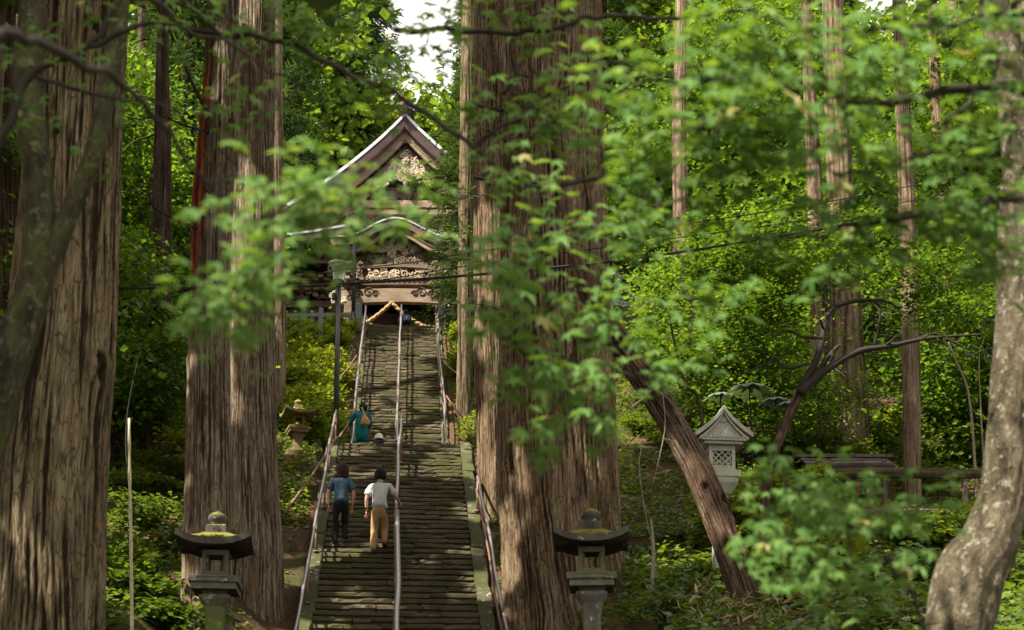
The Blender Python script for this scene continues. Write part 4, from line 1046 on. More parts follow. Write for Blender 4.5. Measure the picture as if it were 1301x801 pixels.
def person(loc, rz, label, S, J, col, hair, shoes='shoe', extras=None):
    """J: joints of the pose in metres for a 1.7 m figure, feet at z=0, facing +y; S: size"""
    root = empty('person', loc, rz); tag(root, label, 'person', 'visitors on the stairs'); root.scale = (S, S, S)
    g = lambda k: J[k]
    hip, chest, neck, head = g('hip'), g('chest'), g('neck'), g('head')
    def lerp(a, b, t): return tuple(a[i] + (b[i] - a[i]) * t for i in range(3))
    ch = [[(*hip, .115, .15), (*lerp(hip, chest, .5), .10, .135), (*chest, .11, .16), (*lerp(chest, neck, .65), .085, .12), (*neck, .055, .055), (*lerp(neck, head, .45), .06, .062), (*head, .085, .078), (*[head[0] + (head[0]-neck[0])*.35, head[1] + (head[1]-neck[1])*.35, head[2] + .075], .055, .055)]]
    for s in ('L', 'R'):
        a, b, c = g('sh' + s), g('el' + s), g('ha' + s)
        ch.append([2, (*a, .06), (*lerp(a, b, .5), .048), (*b, .040), (*lerp(b, c, .6), .034), (*c, .026, .026)])
        ch.append([0, (*lerp(hip, g('kn' + s), .22), .07), (*lerp(hip, g('kn' + s), .55), .058), (*g('kn' + s), .045), (*lerp(g('kn' + s), g('an' + s), .35), .045), (*g('an' + s), .038)])
    # hands: a palm and five tapering bent fingers rooted inside it
    for s in ('L', 'R'):
        c = Vector(g('ha' + s)); d = (c - Vector(g('el' + s))).normalized(); curl = Vector(J.get('curl' + s, (0, .6, -.2))); side = Vector((1, 0, 0)) if abs(d.x) < .7 else Vector((0, 0, 1))
        pm = c + d * .055; ch.append([(*c, .022, .028), (*pm, .018, .038), (*(c + d * .09), .014, .036)])
        for k, (o_, L) in enumerate([(-.030, .065), (-.010, .078), (.010, .074), (.029, .058)]):
            b0 = c + d * .075 + side * o_; b1 = b0 + d * L * .55; b2 = b1 + (d * .6 + curl * .7).normalized() * L * .45; ch.append([(*b0, .010), (*b1, .009), (*b2, .007)])
        th = 1 if s == 'L' else -1; b0 = c + d * .02 + side * (.028 * th) + curl * .02; b1 = b0 + (side * th * .7 + d * .7 + curl * .3).normalized() * .04; ch.append([(*b0, .012), (*b1, .010), (*(b1 + d * .03), .008)])
    body = skin('body', ch, M['skin'], root, 1)
    # face details on the far side of the head
    hd = Vector(head); f = Vector(J.get('look', (0, 1, 0))).normalized(); rt = f.cross(Vector((0, 0, 1))).normalized()
    mb = MB(); mb.ell(hd + f * .098 + Vector((0, 0, .0)), (.013, .018, .024), 8, 6)
    for s in (-1, 1): mb.ell(hd + rt * s * .083 + Vector((0, 0, .0)), (.012, .02, .032), 8, 6)
    mb.build('nose_and_ears', M['skin'], body, True)
    mb = MB()
    for s in (-1, 1): mb.ell(hd + f * .085 + rt * s * .032 + Vector((0, 0, .022)), (.012, .008, .008), 8, 5)
    mb.ell(hd + f * .085 + Vector((0, 0, -.045)), (.024, .008, .006), 8, 4); mb.build('eyes_and_mouth', M['hair_brown'], body, True)
    # shirt: torso and sleeves as one garment
    if col.get('top'):
        long = col.get('sleeve', 'short') == 'long'; hem = col.get('hem', .0); q = 1.0
        hm = tuple(hip); w = col.get('w', 1.0)
        tc = [[(hm[0], hm[1], hm[2] - .03 - hem, .175 * w + hem * .05, .215 * w + hem * .12), (*lerp(hip, chest, .35), .165 * w, .212 * w), (*lerp(hip, chest, .8), .150 * w, .205 * w), (*lerp(chest, neck, .25), .130 * w, .195 * w), (*lerp(chest, neck, .72), .095, .135), (*lerp(chest, neck, .95), .068, .075)]]
        for s in ('L', 'R'):
            a, b, c = g('sh' + s), g('el' + s), g('ha' + s)
            if long: tc.append([3, (*a, .080), (*lerp(a, b, .5), .068), (*b, .060), (*lerp(b, c, .8), .050)])
            else: tc.append([3, (*a, .074), (*lerp(a, b, .45), .074), (*lerp(a, b, .84), .084)])
        o = skin('shirt', tc, M[col['top']], root, 2)
        tx = bpy.data.textures.get('folds') or bpy.data.textures.new('folds', 'CLOUDS'); tx.noise_scale = .11
        dm = o.modifiers.new('folds', 'DISPLACE'); dm.texture = tx; dm.strength = .055; dm.mid_level = .5
    if col.get('legs'):
        w = col.get('lw', 1.0); pc = [[(hip[0], hip[1], hip[2] + .07, .125, .16), (*hip, .15, .18), (hip[0], hip[1], hip[2] - .08, .14, .165)]]
        for s in ('L', 'R'):
            k, a = g('kn' + s), g('an' + s); x = .085 if s == 'R' else -.085
            pc.append([2, (hip[0] + x, hip[1] + (k[1] - hip[1]) * .25, hip[2] + (k[2] - hip[2]) * .3, .108 * w), (*lerp((hip[0] + x, hip[1], hip[2]), k, .65), .082 * w), (*k, .068 * w), (*lerp(k, a, .4), .066 * w), (*lerp(k, a, .8), .058 * w), (a[0], a[1], a[2] - .01, .064 * w)])
        o = skin('trousers', pc, M[col['legs']], root, 2)
        tx = bpy.data.textures.get('folds'); 
        if tx: dm = o.modifiers.new('folds', 'DISPLACE'); dm.texture = tx; dm.strength = .03; dm.mid_level = .5
    for s in ('L', 'R'):
        a = g('an' + s); t = J.get('toe' + s, (0, .17, -.05)); mb = MB()
        vs = []; fs = []; sec = [(-.07, .033, .075), (-.04, .04, .09), (.03, .044, .085), (.10, .048, .055), (.16, .042, .045), (.19, .02, .03)]
        d = Vector(t).normalized(); sd_ = d.cross(Vector((0, 0, 1))).normalized(); up = sd_.cross(d)
        for q, w, h in sec:
            for k in range(10):
                an = 2 * PI * k / 10; p = Vector(a) + d * q + sd_ * (w * math.cos(an)) + up * (-.035 + h * .5 * math.sin(an) + (h * .5 - .045)); vs.append(tuple(p))
        for i in range(len(sec) - 1):
            for k in range(10): fs.append((i*10+k, i*10+(k+1) % 10, (i+1)*10+(k+1) % 10, (i+1)*10+k))
        fs.append(tuple(range(9, -1, -1))); fs.append(tuple(range(50, 60))); mb.add(vs, fs); mb.build('shoe', M[shoes], root, True)
    # hair
    if hair:
        style, hm = hair; c = hd + Vector((0, -.012, .030)); mb = MB(); r = random.Random(3)
        mb.ell(c, (.116, .122, .124), 16, 12)
        if style == 'bob':
            mb.ell(c + Vector((0, -.02, -.075)), (.126, .11, .125), 16, 10); mb.ell(c + Vector((0, -.03, -.15)), (.112, .085, .075), 14, 8)
        if style == 'short': mb.ell(c + Vector((0, -.018, -.035)), (.116, .108, .10), 14, 10)
        if style == 'pony': mb.tube([c + Vector((0, -.1, -.02)), c + Vector((-.01, -.15, -.08)), c + Vector((-.02, -.15, -.17)), c + Vector((-.02, -.13, -.24))], [.03, .045, .04, .012], 10)
        me = mb.build('hair', M[hm], root, True)
        nv = len(me.data.vertices); co = np.empty(nv * 3); me.data.vertices.foreach_get('co', co); co = co.reshape(-1, 3)
        dn = perlin(co[:, 0] * 30, co[:, 1] * 30, co[:, 2] * 12) * .022; cc = np.array(c); di = co - cc; di /= np.linalg.norm(di, axis=1)[:, None] + 1e-6
        me.data.vertices.foreach_set('co', (co + di * dn[:, None]).ravel())
    return root
def stand(py, px, ylo, yhi):
    """distance at which a foot on the stairs is seen at this height of the photograph"""
    yy = np.linspace(ylo, yhi, 800); zz = zstair(yy) + .10; P = np.stack([ax(yy), yy, zz], 1); _, q = proj_np(P); i = int(np.argmin(np.abs(q - py))); return float(yy[i])
def step_top(Y):
    i = math.floor((Y - 22.1) / run1) + 1; return 3.2 + i * rise1
# man in grey T-shirt
Y = stand(702, 480, 24, 35); k = math.floor((Y - 22.1) / run1); Yf = 22.1 + (k + .45) * run1; zf = 3.2 + (k + 1) * rise1
pm = at(481, 690, Yf)
J = dict(hip=(.0, .10, .93), chest=(.0, .15, 1.27), neck=(0, .19, 1.49), head=(-.005, .235, 1.635), shL=(-.180, .15, 1.40), shR=(.185, .17, 1.41),
    elL=(-.262, .13, 1.15), haL=(-.265, .20, .91), elR=(.315, .20, 1.20), haR=(.365, .42, 1.13), curlR=(0, .2, -1), curlL=(.2, .6, -.2),
    knL=(-.10, .14, .50), anL=(-.105, .0, .085), knR=(.085, .30, .56), anR=(.10, .12, .255), toeL=(0, .17, -.01), toeR=(.02, .17, -.06))
man = person((pm.x, Yf, zf), .0, 'man in light grey T-shirt and khaki trousers climbing with one hand on the middle rail', 1.09, J, dict(top='grey_shirt', legs='khaki', lw=1.12, w=1.02), ('short', 'hair'))
mb = MB(); mb.lathe([(.036, -.015), (.040, 0), (.036, .015)], 12, (-.276, .185, .965)); mb.build('wristwatch', M['black_cloth'], man, True)
# woman in blue
Y = stand(700, 432, 24, 35); k = math.floor((Y - 22.1) / run1); Yf = 22.1 + (k + .45) * run1; zf = 3.2 + (k + 1) * rise1
pw = at(431.5, 690, Yf)
J = dict(hip=(.0, .06, .92), chest=(.0, .08, 1.25), neck=(.02, .11, 1.46), head=(.025, .14, 1.60), shL=(-.165, .08, 1.38), shR=(.165, .08, 1.38),
    elL=(-.245, .05, 1.13), haL=(-.235, .10, .90), elR=(.25, .06, 1.12), haR=(.215, .10, .87),
    knL=(-.085, .11, .50), anL=(-.10, -.02, .085), knR=(.075, .20, .54), anR=(.09, .06, .20), toeL=(-.02, .17, -.01), toeR=(.02, .17, -.02))
person((pw.x, Yf, zf), .0, 'woman in slate blue T-shirt and black trousers climbing beside the man', 1.11, J, dict(top='blue_shirt', legs='black_cloth', lw=.92, w=.98), ('bob', 'hair_brown'))
# woman in teal on the landing
pt = at(459, 560, 37.35)
J = dict(hip=(.0, .04, .90), chest=(.0, .12, 1.23), neck=(.01, .19, 1.43), head=(.03, .26, 1.56), shL=(-.19, .13, 1.36), shR=(.19, .12, 1.35),
    elL=(-.30, .15, 1.14), haL=(-.36, .30, 1.02), elR=(.24, .10, 1.10), haR=(.22, .22, .93),
    knL=(-.09, .08, .49), anL=(-.10, .0, .085), knR=(.09, .10, .49), anR=(.10, .02, .085), curlL=(0, .2, -1))
teal = person((pt.x, 37.35, 12.5), .06, 'woman in long teal tunic on the landing holding the left rail', .99, J, dict(top='teal', legs='navy', sleeve='long', hem=.42, w=1.12), ('pony', 'hair'))
mb = MB(); mb.ell((.03, .26, 1.625), (.115, .12, .085), 16, 8); mb.box(.03, .40, 1.60, .15, .10, .012); mb.build('cap', M['navy'], teal, True)
mb = MB(); c = (0, 0, 0); vs = []; fs = []; prof = [(.02, .0), (.15, .02), (.175, .10), (.165, .20), (.10, .30), (.045, .40), (.03, .44)]
for w, z in prof:
    for q in range(12): a = 2*PI*q/12; vs.append((w * math.cos(a), .075 * (w / .17 + .3) * math.sin(a), z))
for i in range(len(prof) - 1):
    for q in range(12): fs.append((i*12+q, i*12+(q+1)%12, (i+1)*12+(q+1)%12, (i+1)*12+q))
mb.add(vs, fs); mb.tube([(.0, .0, .42), (-.02, .03, .55), (-.04, .10, .66), (-.02, .20, .62)], [.03, .026, .024, .02], 8)
bag = mb.build('shoulder_bag', M['tan'], None, True, loc=(pt.x + .15, 37.10, 12.5 + .90)); bag.rotation_euler = (.0, -.18, .1); bag.scale = (.72, .8, .82); tag(bag, 'tan cloth shoulder bag hanging on the back of the woman in teal', 'bag')
# child with white hat
pc = at(481, 560, 38.85)
J = dict(hip=(.0, .04, .92), chest=(.0, .06, 1.25), neck=(.0, .10, 1.46), head=(.0, .14, 1.59), shL=(-.19, .08, 1.40), shR=(.19, .08, 1.40),
    elL=(-.25, .1, 1.15), haL=(-.24, .2, .95), elR=(.25, .1, 1.15), haR=(.24, .2, .95), knL=(-.09, .1, .5), anL=(-.1, .0, .085), knR=(.09, .1, .5), anR=(.1, .0, .085))
kid = person((pc.x, 38.85, 12.5), 0, 'person in round cream hat, only the head showing above the lower flight edge', .70, J, dict(top='navy', legs='black_cloth', sleeve='long'), ('short', 'hair'))
mb = MB(); mb.lathe([(.245, -.05), (.235, -.035), (.175, .02), (.165, .08), (.14, .15), (.08, .19), (.015, .20)], 20, (0, .13, 1.60)); mb.build('hat', M['cream'], kid, True)
# crouching visitor at the top
pq = at(517.5, 400, 53.0)
J = dict(hip=(.0, -.05, .34), chest=(.02, .14, .58), neck=(.05, .27, .76), head=(.08, .34, .90), shL=(-.17, .18, .71), shR=(.21, .18, .70),
    elL=(-.22, .33, .50), haL=(-.10, .46, .42), elR=(.27, .34, .50), haR=(.18, .46, .58), knL=(-.14, .36, .42), anL=(-.12, .06, .085), knR=(.16, .36, .42), anR=(.14, .06, .085))
cr = person((pq.x, 53.0, ZPLAT), .5, 'crouching visitor in dark patterned top at the very top of the stairs', 1.0, J, dict(top='navy_print', legs='black_cloth', sleeve='long', w=1.05), ('short', 'hair')) if False else None
def mat_print():
    m, t, o = new_mat('dark blue printed cloth'); v = coords(t); n = noise(t, v, 16, 2, .4)
    c = ramp(t, n, [(.5, (.035, .05, .12)), (.58, (.30, .33, .42))]); prin(t, o, c, .8); return m
M['navy_print'] = mat_print()
cr = person((pq.x, 53.0, ZPLAT), .5, 'crouching visitor in dark patterned top at the very top of the stairs', 1.0, J, dict(top='navy_print', legs='black_cloth', sleeve='long', w=1.05), ('short', 'hair'))
mb = MB(); mb.ell((0, 0, .0), (.15, .09, .13), 14, 10); mb.tube([(-.1, 0, .08), (-.05, .03, .3), (.02, .1, .38)], .012, 6); b = mb.build('black_bag', M['black_cloth'], None, True, loc=(pq.x + .12, 52.86, ZPLAT + .34)); tag(b, 'black round bag on the back of the crouching visitor', 'bag')

# ================================================================== CEDARS AND OTHER TRUNKS
# sunlit places: stairs, trunk faces, banks
for px, py, r in [(470, 700, .45), (505, 703, .35), (560, 690, .25), (455, 640, .2), (440, 762, .40), (480, 770, .40), (520, 690, .3), (590, 640, .2)]:
    Y_ = stand(py, px, 22.5, 36); spot(px, py, Y_, r)
for px, py, r in [(500, 432, .5), (485, 450, .5), (530, 452, .6), (545, 470, .4), (525, 485, .5), (535, 508, .6), (485, 522, .45), (460, 440, .5), (500, 500, .3), (470, 470, .3)]:
    Y_ = stand(py, px, 40, 52.5); spot(px, py, Y_, r)
for s_ in [(622, 655, 31.6, .62), (624, 610, 31.6, .70), (624, 565, 31.6, .5), (640, 640, 31.6, .4), (640, 690, 25.0, .35), (630, 520, 31.6, .35), (608, 630, 31.6, .4), (630, 450, 31.6, .3), (660, 300, 24.7, .15), (440, 255, 4.1, .22), (300, 380, 3.9, .16), (350, 310, 3.9, .16), (520, 265, 4.2, .16), (720, 500, 5.2, .12), (900, 120, 4.2, .25), (1080, 190, 4.3, .2), (612, 300, 31.6, .4), (655, 560, 24.7, .06), (740, 560, 24.6, .05),
           (400, 560, 38, 1.5), (380, 520, 35.4, 1.2), (400, 440, 47, 3.2), (370, 480, 42.5, 2.8), (440, 420, 51, 3), (420, 500, 42, 1.5), (590, 430, 50, 1.6), (580, 540, 43, 1.3),
           (180, 720, 21, 1.0), (200, 620, 28, 1.6), (160, 660, 24, 1.0), (330, 740, 25.5, .6), (515, 190, 61, 5), (500, 300, 58, 3.5), (500, 370, 58, 2.5), (560, 120, 61, 5),
           (277, 655, 17.9, .3), (235, 700, 17.6, .2), (250, 450, 21.7, .12), (240, 600, 21.7, .10), (395, 640, 32, .5), (375, 700, 29, .4), (410, 720, 28.6, .35), (598, 690, 28.2, .35), (614, 740, 27.6, .3),
           (1031, 130, 36, 1.5), (1065, 150, 35, 1.5), (870, 360, 42, 2), (1200, 480, 33, 1.5), (900, 480, 32, 1.2), (960, 520, 30, 1.5), (870, 590, 19.8, .3), (900, 650, 19.6, .25), (1180, 500, 32, 1.5), (940, 430, 33, 2.0), (1100, 380, 38, 2.5), (850, 620, 24, .8), (1000, 560, 27, .8), (1235, 650, 9, .12), (1290, 420, 9, .15),
           (60, 700, 13.4, .05), (120, 300, 13.5, .05)]:
    spot(*s_)

def tree_root(path, label, cat='tree', group=None, name='cedar_tree'):
    r = empty(name, tuple(path[0])); tag(r, label, cat, group); return r
def add_crown(root, c, z0, z1, r, n, mat, seed, size=(.12, .30), kind='rhomb', holes=True):
    rs = np.random.RandomState(seed); P, H = cedar_crown_arrays(c, z0, z1, r, n, rs)
    if holes:
        k = open_rays(P, SPOTS)
        px, py = proj_np(P); k &= ~((py > -6) & (px > -20) & (px < 1320) & (P[:, 1] < 50) & (P[:, 1] > .5))
        P = P[k]; H = H[k]
    Nn = unit(len(P), rs) * .6 + np.array([0, 0, 1.0]); sz = rs.uniform(size[0], size[1], len(P)) * 2.0
    me = leaf_mesh('crown', P - np.array(root.location)[None], Nn, sz, mat, kind, heading=H, rs=rs)
    o = mob('crown', me, root); tag(o, kind='stuff'); return o

def dead_branches(root, specs, mat='twig'):
    """specs: list of pixel polylines (px,py), distance, r0, r1"""
    for pts, Y, r0, r1 in specs:
        P = [at(x, y, (Y if not hasattr(Y, '__len__') else Y[i])) - root.location for i, (x, y) in enumerate(pts)]
        Q = catmull(P, len(P) * 6); n = len(Q); mb = MB(); mb.tube(list(Q), [r0 + (r1 - r0) * i / (n - 1) for i in range(n)], 7)
        rb = random.Random(int(r0 * 1e4) + len(pts) + int(pts[0][0]))
        for k in range(2, n - 1, 3):
            if rb.random() < .55:
                d = Vector((rb.uniform(-1, 1), rb.uniform(-.5, .5), rb.uniform(-1, .7))).normalized() * rb.uniform(.15, .5); q = Vector(Q[k]); e = q + d
                mb.tube([q, q.lerp(e, .5) + Vector((rb.uniform(-.05, .05), 0, rb.uniform(-.05, .05))), e], [r0 * .35, r0 * .22, .003], 5)
        mb.build('branch', M[mat], root, True)

# A: the huge trunk at the left edge
p, r = px_trunk([(52, 150, 800), (62, 140, 600), (80, 130, 400), (94, 118, 200), (106, 112, 0)], 14.0)
p, r = extend(p, r, 6, .7)
A = tree_root(p, 'massive grey-brown cedar trunk at the left edge with deeply furrowed bark and knot holes')
bark_trunk('trunk', p, r, M['bark_a'], A, 320, 360, .034, 16, .50, seed=1.3, knots=10, flare=.15)
add_crown(A, (p[-2][0], 14, 0), 12.5, 27, 4.8, 9000, M['leaf_cedar'], 41)
# B: twin cedars
p, r = px_trunk([(262, 66, 800), (264, 60, 650), (267, 50, 400), (276, 44, 200), (284, 40, 0)], 22.0)
p, r = extend(p, r, 8, .7)
B = tree_root(p, 'nearer of the twin cedars behind the left lantern, with an orange torn strip')
bark_trunk('trunk', p, r, M['bark_b'], B, 180, 280, .022, 22, .55, seed=2.7, knots=6, flare=.12)
p2, r2 = px_trunk([(251, 20, 395), (253, 22, 300), (259, 20, 200), (266, 16, 110), (271, 8, 40)], 21.85); p2 = p2[1:] if len(p2) > 5 else p2; r2 = r2[1:] if len(r2) > 5 else r2
p2[0] = np.array(at(249, 470, 21.95)); r2[0] = .03
bark_trunk('torn_bark', p2, r2, M['bark_red'], B, 40, 120, .03, 26, .4, seed=3.9)
add_crown(B, (p[-2][0], 22, 0), 19, 36, 4.8, 9000, M['leaf_cedar'], 42)
dead_branches(B, [([(256, 292), (225, 280), (195, 262), (190, 232), (204, 190)], (21.8, 21.3, 20.8, 20.8, 21), .028, .008), ([(266, 168), (235, 160), (205, 148), (180, 152), (158, 148)], 21.7, .022, .006),
    ([(268, 150), (246, 110), (225, 60), (205, 20), (190, -10)], (21.7, 21.2, 21, 21, 21), .03, .012), ([(243, 296), (246, 318), (262, 334)], 21.5, .008, .004), ([(196, 258), (182, 262), (176, 280)], 20.8, .01, .004), ([(260, 240), (268, 248)], 21.5, .02, .01)])
p, r = px_trunk([(321, 74, 700), (321, 66, 640), (320, 58, 500), (321, 54, 300), (324, 50, 0)], 27.0)
p, r = extend(p, r, 8, .7)
B2 = tree_root(p, 'farther of the twin cedars, smooth grey with pale lichen, touching its neighbour')
bark_trunk('trunk', p, r, M['bark_b'], B2, 200, 260, .018, 20, .5, seed=5.1, flare=.30, knots=2)
add_crown(B2, (p[-2][0], 27, 0), 24, 40, 4.6, 7000, M['leaf_cedar'], 43)
# C: giant centre cedar and its fused neighbour
p, r = px_trunk([(724, 158, 805), (714, 146, 700), (709, 150, 600), (706, 140, 400), (704, 128, 200), (708, 112, 0)], 25.5)
p, r = extend(p, r, 8, .7)
CC = tree_root(p, 'giant red-brown cedar in the middle, wide flared base behind the right lantern')
bark_trunk('trunk', p, r, M['bark_c'], CC, 400, 360, .058, 14, .42, seed=7.7, butt=.14, flare=.12, knots=4)
add_crown(CC, (p[-2][0] + .5, 25.5, 0), 21, 38, 5.6, 9500, M['leaf_cedar'], 44)
dead_branches(CC, [([(640, 120), (655, 95), (648, 60), (660, 30), (700, 10)], 24.2, .035, .012), ([(668, 130), (676, 100), (672, 70), (680, 45)], 24.1, .035, .012), ([(600, 130), (620, 138), (652, 140), (670, 130)], (25.2, 24.6, 24.2, 24.2), .04, .03),
    ([(604, 226), (640, 232), (668, 230), (700, 240)], (26.2, 25, 24.2, 24.1), .035, .02), ([(782, 345), (800, 342), (820, 330), (824, 315)], 24.5, .03, .008), ([(770, 292), (800, 298), (825, 290), (843, 270)], 24.5, .02, .006), ([(612, 163), (640, 178), (668, 196)], 24.8, .02, .01)])
p, r = px_trunk([(634, 50, 672), (630, 47, 600), (627, 50, 400), (628, 52, 200), (630, 50, 0)], 32.0)
p, r = extend(p, r, 8, .7)
C2 = tree_root(p, 'slimmer cedar fused to the left of the giant, its base lit golden by the sun')
bark_trunk('trunk', p, r, M['bark_c'], C2, 180, 260, .026, 20, .5, seed=9.2, flare=.08, knots=2)
add_crown(C2, (p[-2][0], 28.3, 0), 26, 42, 4.4, 7000, M['leaf_cedar'], 45)
# D: leaning trunk
p, r = px_trunk([(966, 38, 830), (944, 37, 750), (914, 36, 665), (888, 36, 600), (852, 34, 535), (810, 33, 470), (780, 30, 425), (752, 26, 380), (736, 21, 345), (728, 12, 312)], [19.5, 19.6, 19.8, 20, 20.3, 20.6, 20.9, 21.1, 21.2, 21.3])
D = tree_root(p, 'leaning twisted trunk with peeling bark crossing in front of the giant cedar', name='leaning_tree')
bark_trunk('trunk', p, r, M['bark_d'], D, 130, 260, .028, 24, .75, seed=11.4, flare=.1, knots=7)
dead_branches(D, [([(800, 520), (815, 508), (830, 495), (842, 500)], 20, .016, .004), ([(818, 560), (812, 590), (818, 640), (830, 700)], 20, .010, .003), ([(842, 500), (845, 540), (838, 580), (828, 620)], 20, .008, .003)], 'twig_pale')
# E: mottled maple on the right
p, r = px_trunk([(1216, 84, 840), (1218, 86, 800), (1230, 88, 735), (1250, 78, 700), (1264, 66, 665), (1274, 61, 630), (1283, 60, 570), (1289, 60, 490), (1296, 60, 400), (1300, 62, 310), (1306, 70, 240)], 9.0)
E = tree_root(p, 'mottled pale maple trunk curving up the right edge', name='maple_tree')
bark_trunk('trunk', p, r, M['bark_e'], E, 110, 260, .012, 10, 1.6, seed=13.6, flare=.10)
for pts, Y, r0, r1 in [([(1302, 260), (1298, 200), (1288, 120), (1270, 40), (1258, -30)], 9.0, .14, .09), ([(1312, 260), (1316, 180), (1300, 100), (1305, 20), (1310, -30)], 9.1, .16, .10)]:
    P = [np.array(at(x, y, Y)) for x, y in pts]; bark_trunk('limb', P, list(np.linspace(r0, r1, len(P))), M['bark_e'], E, 60, 90, .006, 18, 1.2, seed=r0 * 90)
# F: mossy maple at the left
p, r = px_trunk([(-40, 66, 640), (-10, 60, 520), (18, 50, 440), (42, 42, 370), (52, 40, 300)], 7.5)
Fm = tree_root(p, 'mossy forked maple in front of the big cedar at the left edge', name='maple_tree')
bark_trunk('trunk', p, r, M['bark_f'], Fm, 90, 150, .006, 16, 1.2, seed=15.5)
for pts, r0, r1 in [([(52, 310), (48, 220), (36, 120), (38, 40), (44, -30)], .085, .07), ([(38, 405), (58, 345), (92, 262), (120, 190), (136, 110), (148, 50), (158, -20)], .062, .045)]:
    P = [np.array(at(x, y, 7.5)) for x, y in pts]; bark_trunk('limb', P, list(np.linspace(r0, r1, len(P))), M['bark_f'], Fm, 60, 110, .005, 16, 1.2, seed=r0 * 77)
# background trunks
def bgtrunk(specs, Y, label, mat='bark_bg', seed=1.0, name='cedar_tree', crown=None, group='slim cedars behind the big trees', dead=None):
    p, r = px_trunk(specs, Y); Y0 = p[0][1]; pp, rr = extend(p, r, 14, .5); t = tree_root(pp, label, group=group, name=name)
    bark_trunk('trunk', pp, rr, M[mat], t, 56, 110, .022, 18, .25, seed=seed, flare=.15)
    if crown: add_crown(t, (pp[-1][0], Y0, 0), pp[-1][2] - 9, pp[-1][2] + 6, crown, 1800, M['leaf_cedar'], int(seed * 100), holes=False)
    if dead: dead_branches(t, dead)
    return t
bgtrunk([(203, 36, 645), (203, 30, 500), (205, 26, 300), (207, 20, 150), (208, 14, 0)], 34, 'dark thin cedar between the big left trunk and the twin cedars', 'bark_dark', 2.1,
    dead=[([(205, 130), (180, 122), (160, 128)], 34, .03, .008), ([(207, 100), (225, 80), (240, 50)], 34, .03, .008), ([(204, 170), (175, 178), (158, 190)], 34, .03, .008), ([(206, 60), (185, 50), (160, 62)], 34, .03, .008)])
bgtrunk([(1083, 48, 580), (1079, 46, 500), (1074, 40, 380), (1067, 33, 230), (1060, 28, 60)], 35, 'thickest straight cedar right of the middle, right one of a joined pair', 'bark_bg', 3.2)
bgtrunk([(1048, 36, 585), (1044, 30, 500), (1040, 22, 380), (1035, 20, 240), (1027, 15, 60)], 35.8, 'slim cedar joined at its base to the thickest straight one, sunlit above', 'bark_bg', 4.3)
bgtrunk([(1159, 22, 640), (1158, 22, 500), (1156, 22, 400), (1152, 20, 250), (1146, 18, 100)], 30, 'thin reddish cedar with stringy bark behind the mossy log', 'bark_bg', 5.4)
bgtrunk([(1207, 24, 530), (1204, 22, 460), (1200, 18, 380), (1195, 16, 250)], 42, 'thin leaning red-brown trunk between the stringy cedar and the right maple', 'bark_c', 6.5)
bgtrunk([(866, 24, 430), (865, 20, 300), (863, 18, 150), (865, 14, 0)], 45, 'straight thin cedar in front of the grey stone fence', 'bark_bg', 7.6)
bgtrunk([(1222, 20, 330), (1216, 18, 240), (1212, 16, 150), (1210, 14, 0)], 55, 'pale thin trunk far behind the right maple', 'bark_b', 8.7)
bgtrunk([(590, 20, 470), (591, 18, 300), (593, 17, 120), (595, 16, 0)], 44, 'straight trunk just left of the giant cedar, beside the stair head', 'bark_a', 9.8, crown=None)
bgtrunk([(965, 12, 300), (964, 12, 150), (962, 10, 0)], 58, 'very thin dark trunk deep in the wood, left of the sunlit slim cedar', 'bark_dark', 10.9)
bgtrunk([(185, 14, 560), (184, 12, 300), (180, 10, 60)], 44, 'thinnest dark trunk behind the left thin cedar', 'bark_dark', 11.5)
bgtrunk([(352, 22, 400), (350, 20, 200), (350, 18, 0)], 40, 'slim trunk peeping out right of the twin cedars', 'bark_bg', 12.5)
bgtrunk([(15, 30, 620), (12, 28, 300), (8, 24, 0)], 30, 'trunk half hidden behind the mossy maple at the left edge', 'bark_dark', 13.5)

# crooked young maple in front of the straight cedar (dark limbs, right of the white lantern)
p, r = px_trunk([(978, 12, 600), (996, 13, 545), (1018, 12, 495)], 24.5)
G = tree_root(p, 'crooked young maple with dark winding limbs right of the pale lantern', name='young_maple')
bark_trunk('trunk', p, r, M['bark_dark'], G, 40, 60, .004, 20, 1.0, seed=16.0)
dead_branches(G, [([(1018, 495), (1040, 450), (1052, 400), (1075, 385), (1120, 382), (1145, 392)], 24.5, .075, .02), ([(1016, 500), (1050, 470), (1090, 447), (1130, 440), (1180, 430), (1250, 425)], 24.4, .085, .018),
    ([(1030, 485), (1060, 445), (1068, 440)], 24.5, .06, .02), ([(1028, 462), (1000, 468), (985, 455), (975, 462), (945, 475), (925, 488)], 24.3, .03, .010), ([(1045, 430), (1020, 428), (1000, 420), (980, 430)], 24.3, .03, .010),
    ([(1200, 430), (1222, 440), (1230, 452), (1250, 446), (1258, 455)], 24.4, .022, .008), ([(1170, 432), (1185, 424), (1205, 430), (1212, 441)], 24.3, .018, .006), ([(1050, 395), (1046, 372), (1060, 350), (1090, 345)], 24.5, .03, .008),
    ([(1120, 382), (1116, 420), (1100, 380), (1130, 400)], 24.5, .012, .006), ([(1110, 440), (1118, 400), (1108, 385), (1130, 370), (1170, 362), (1215, 366)], 24.4, .02, .007)])
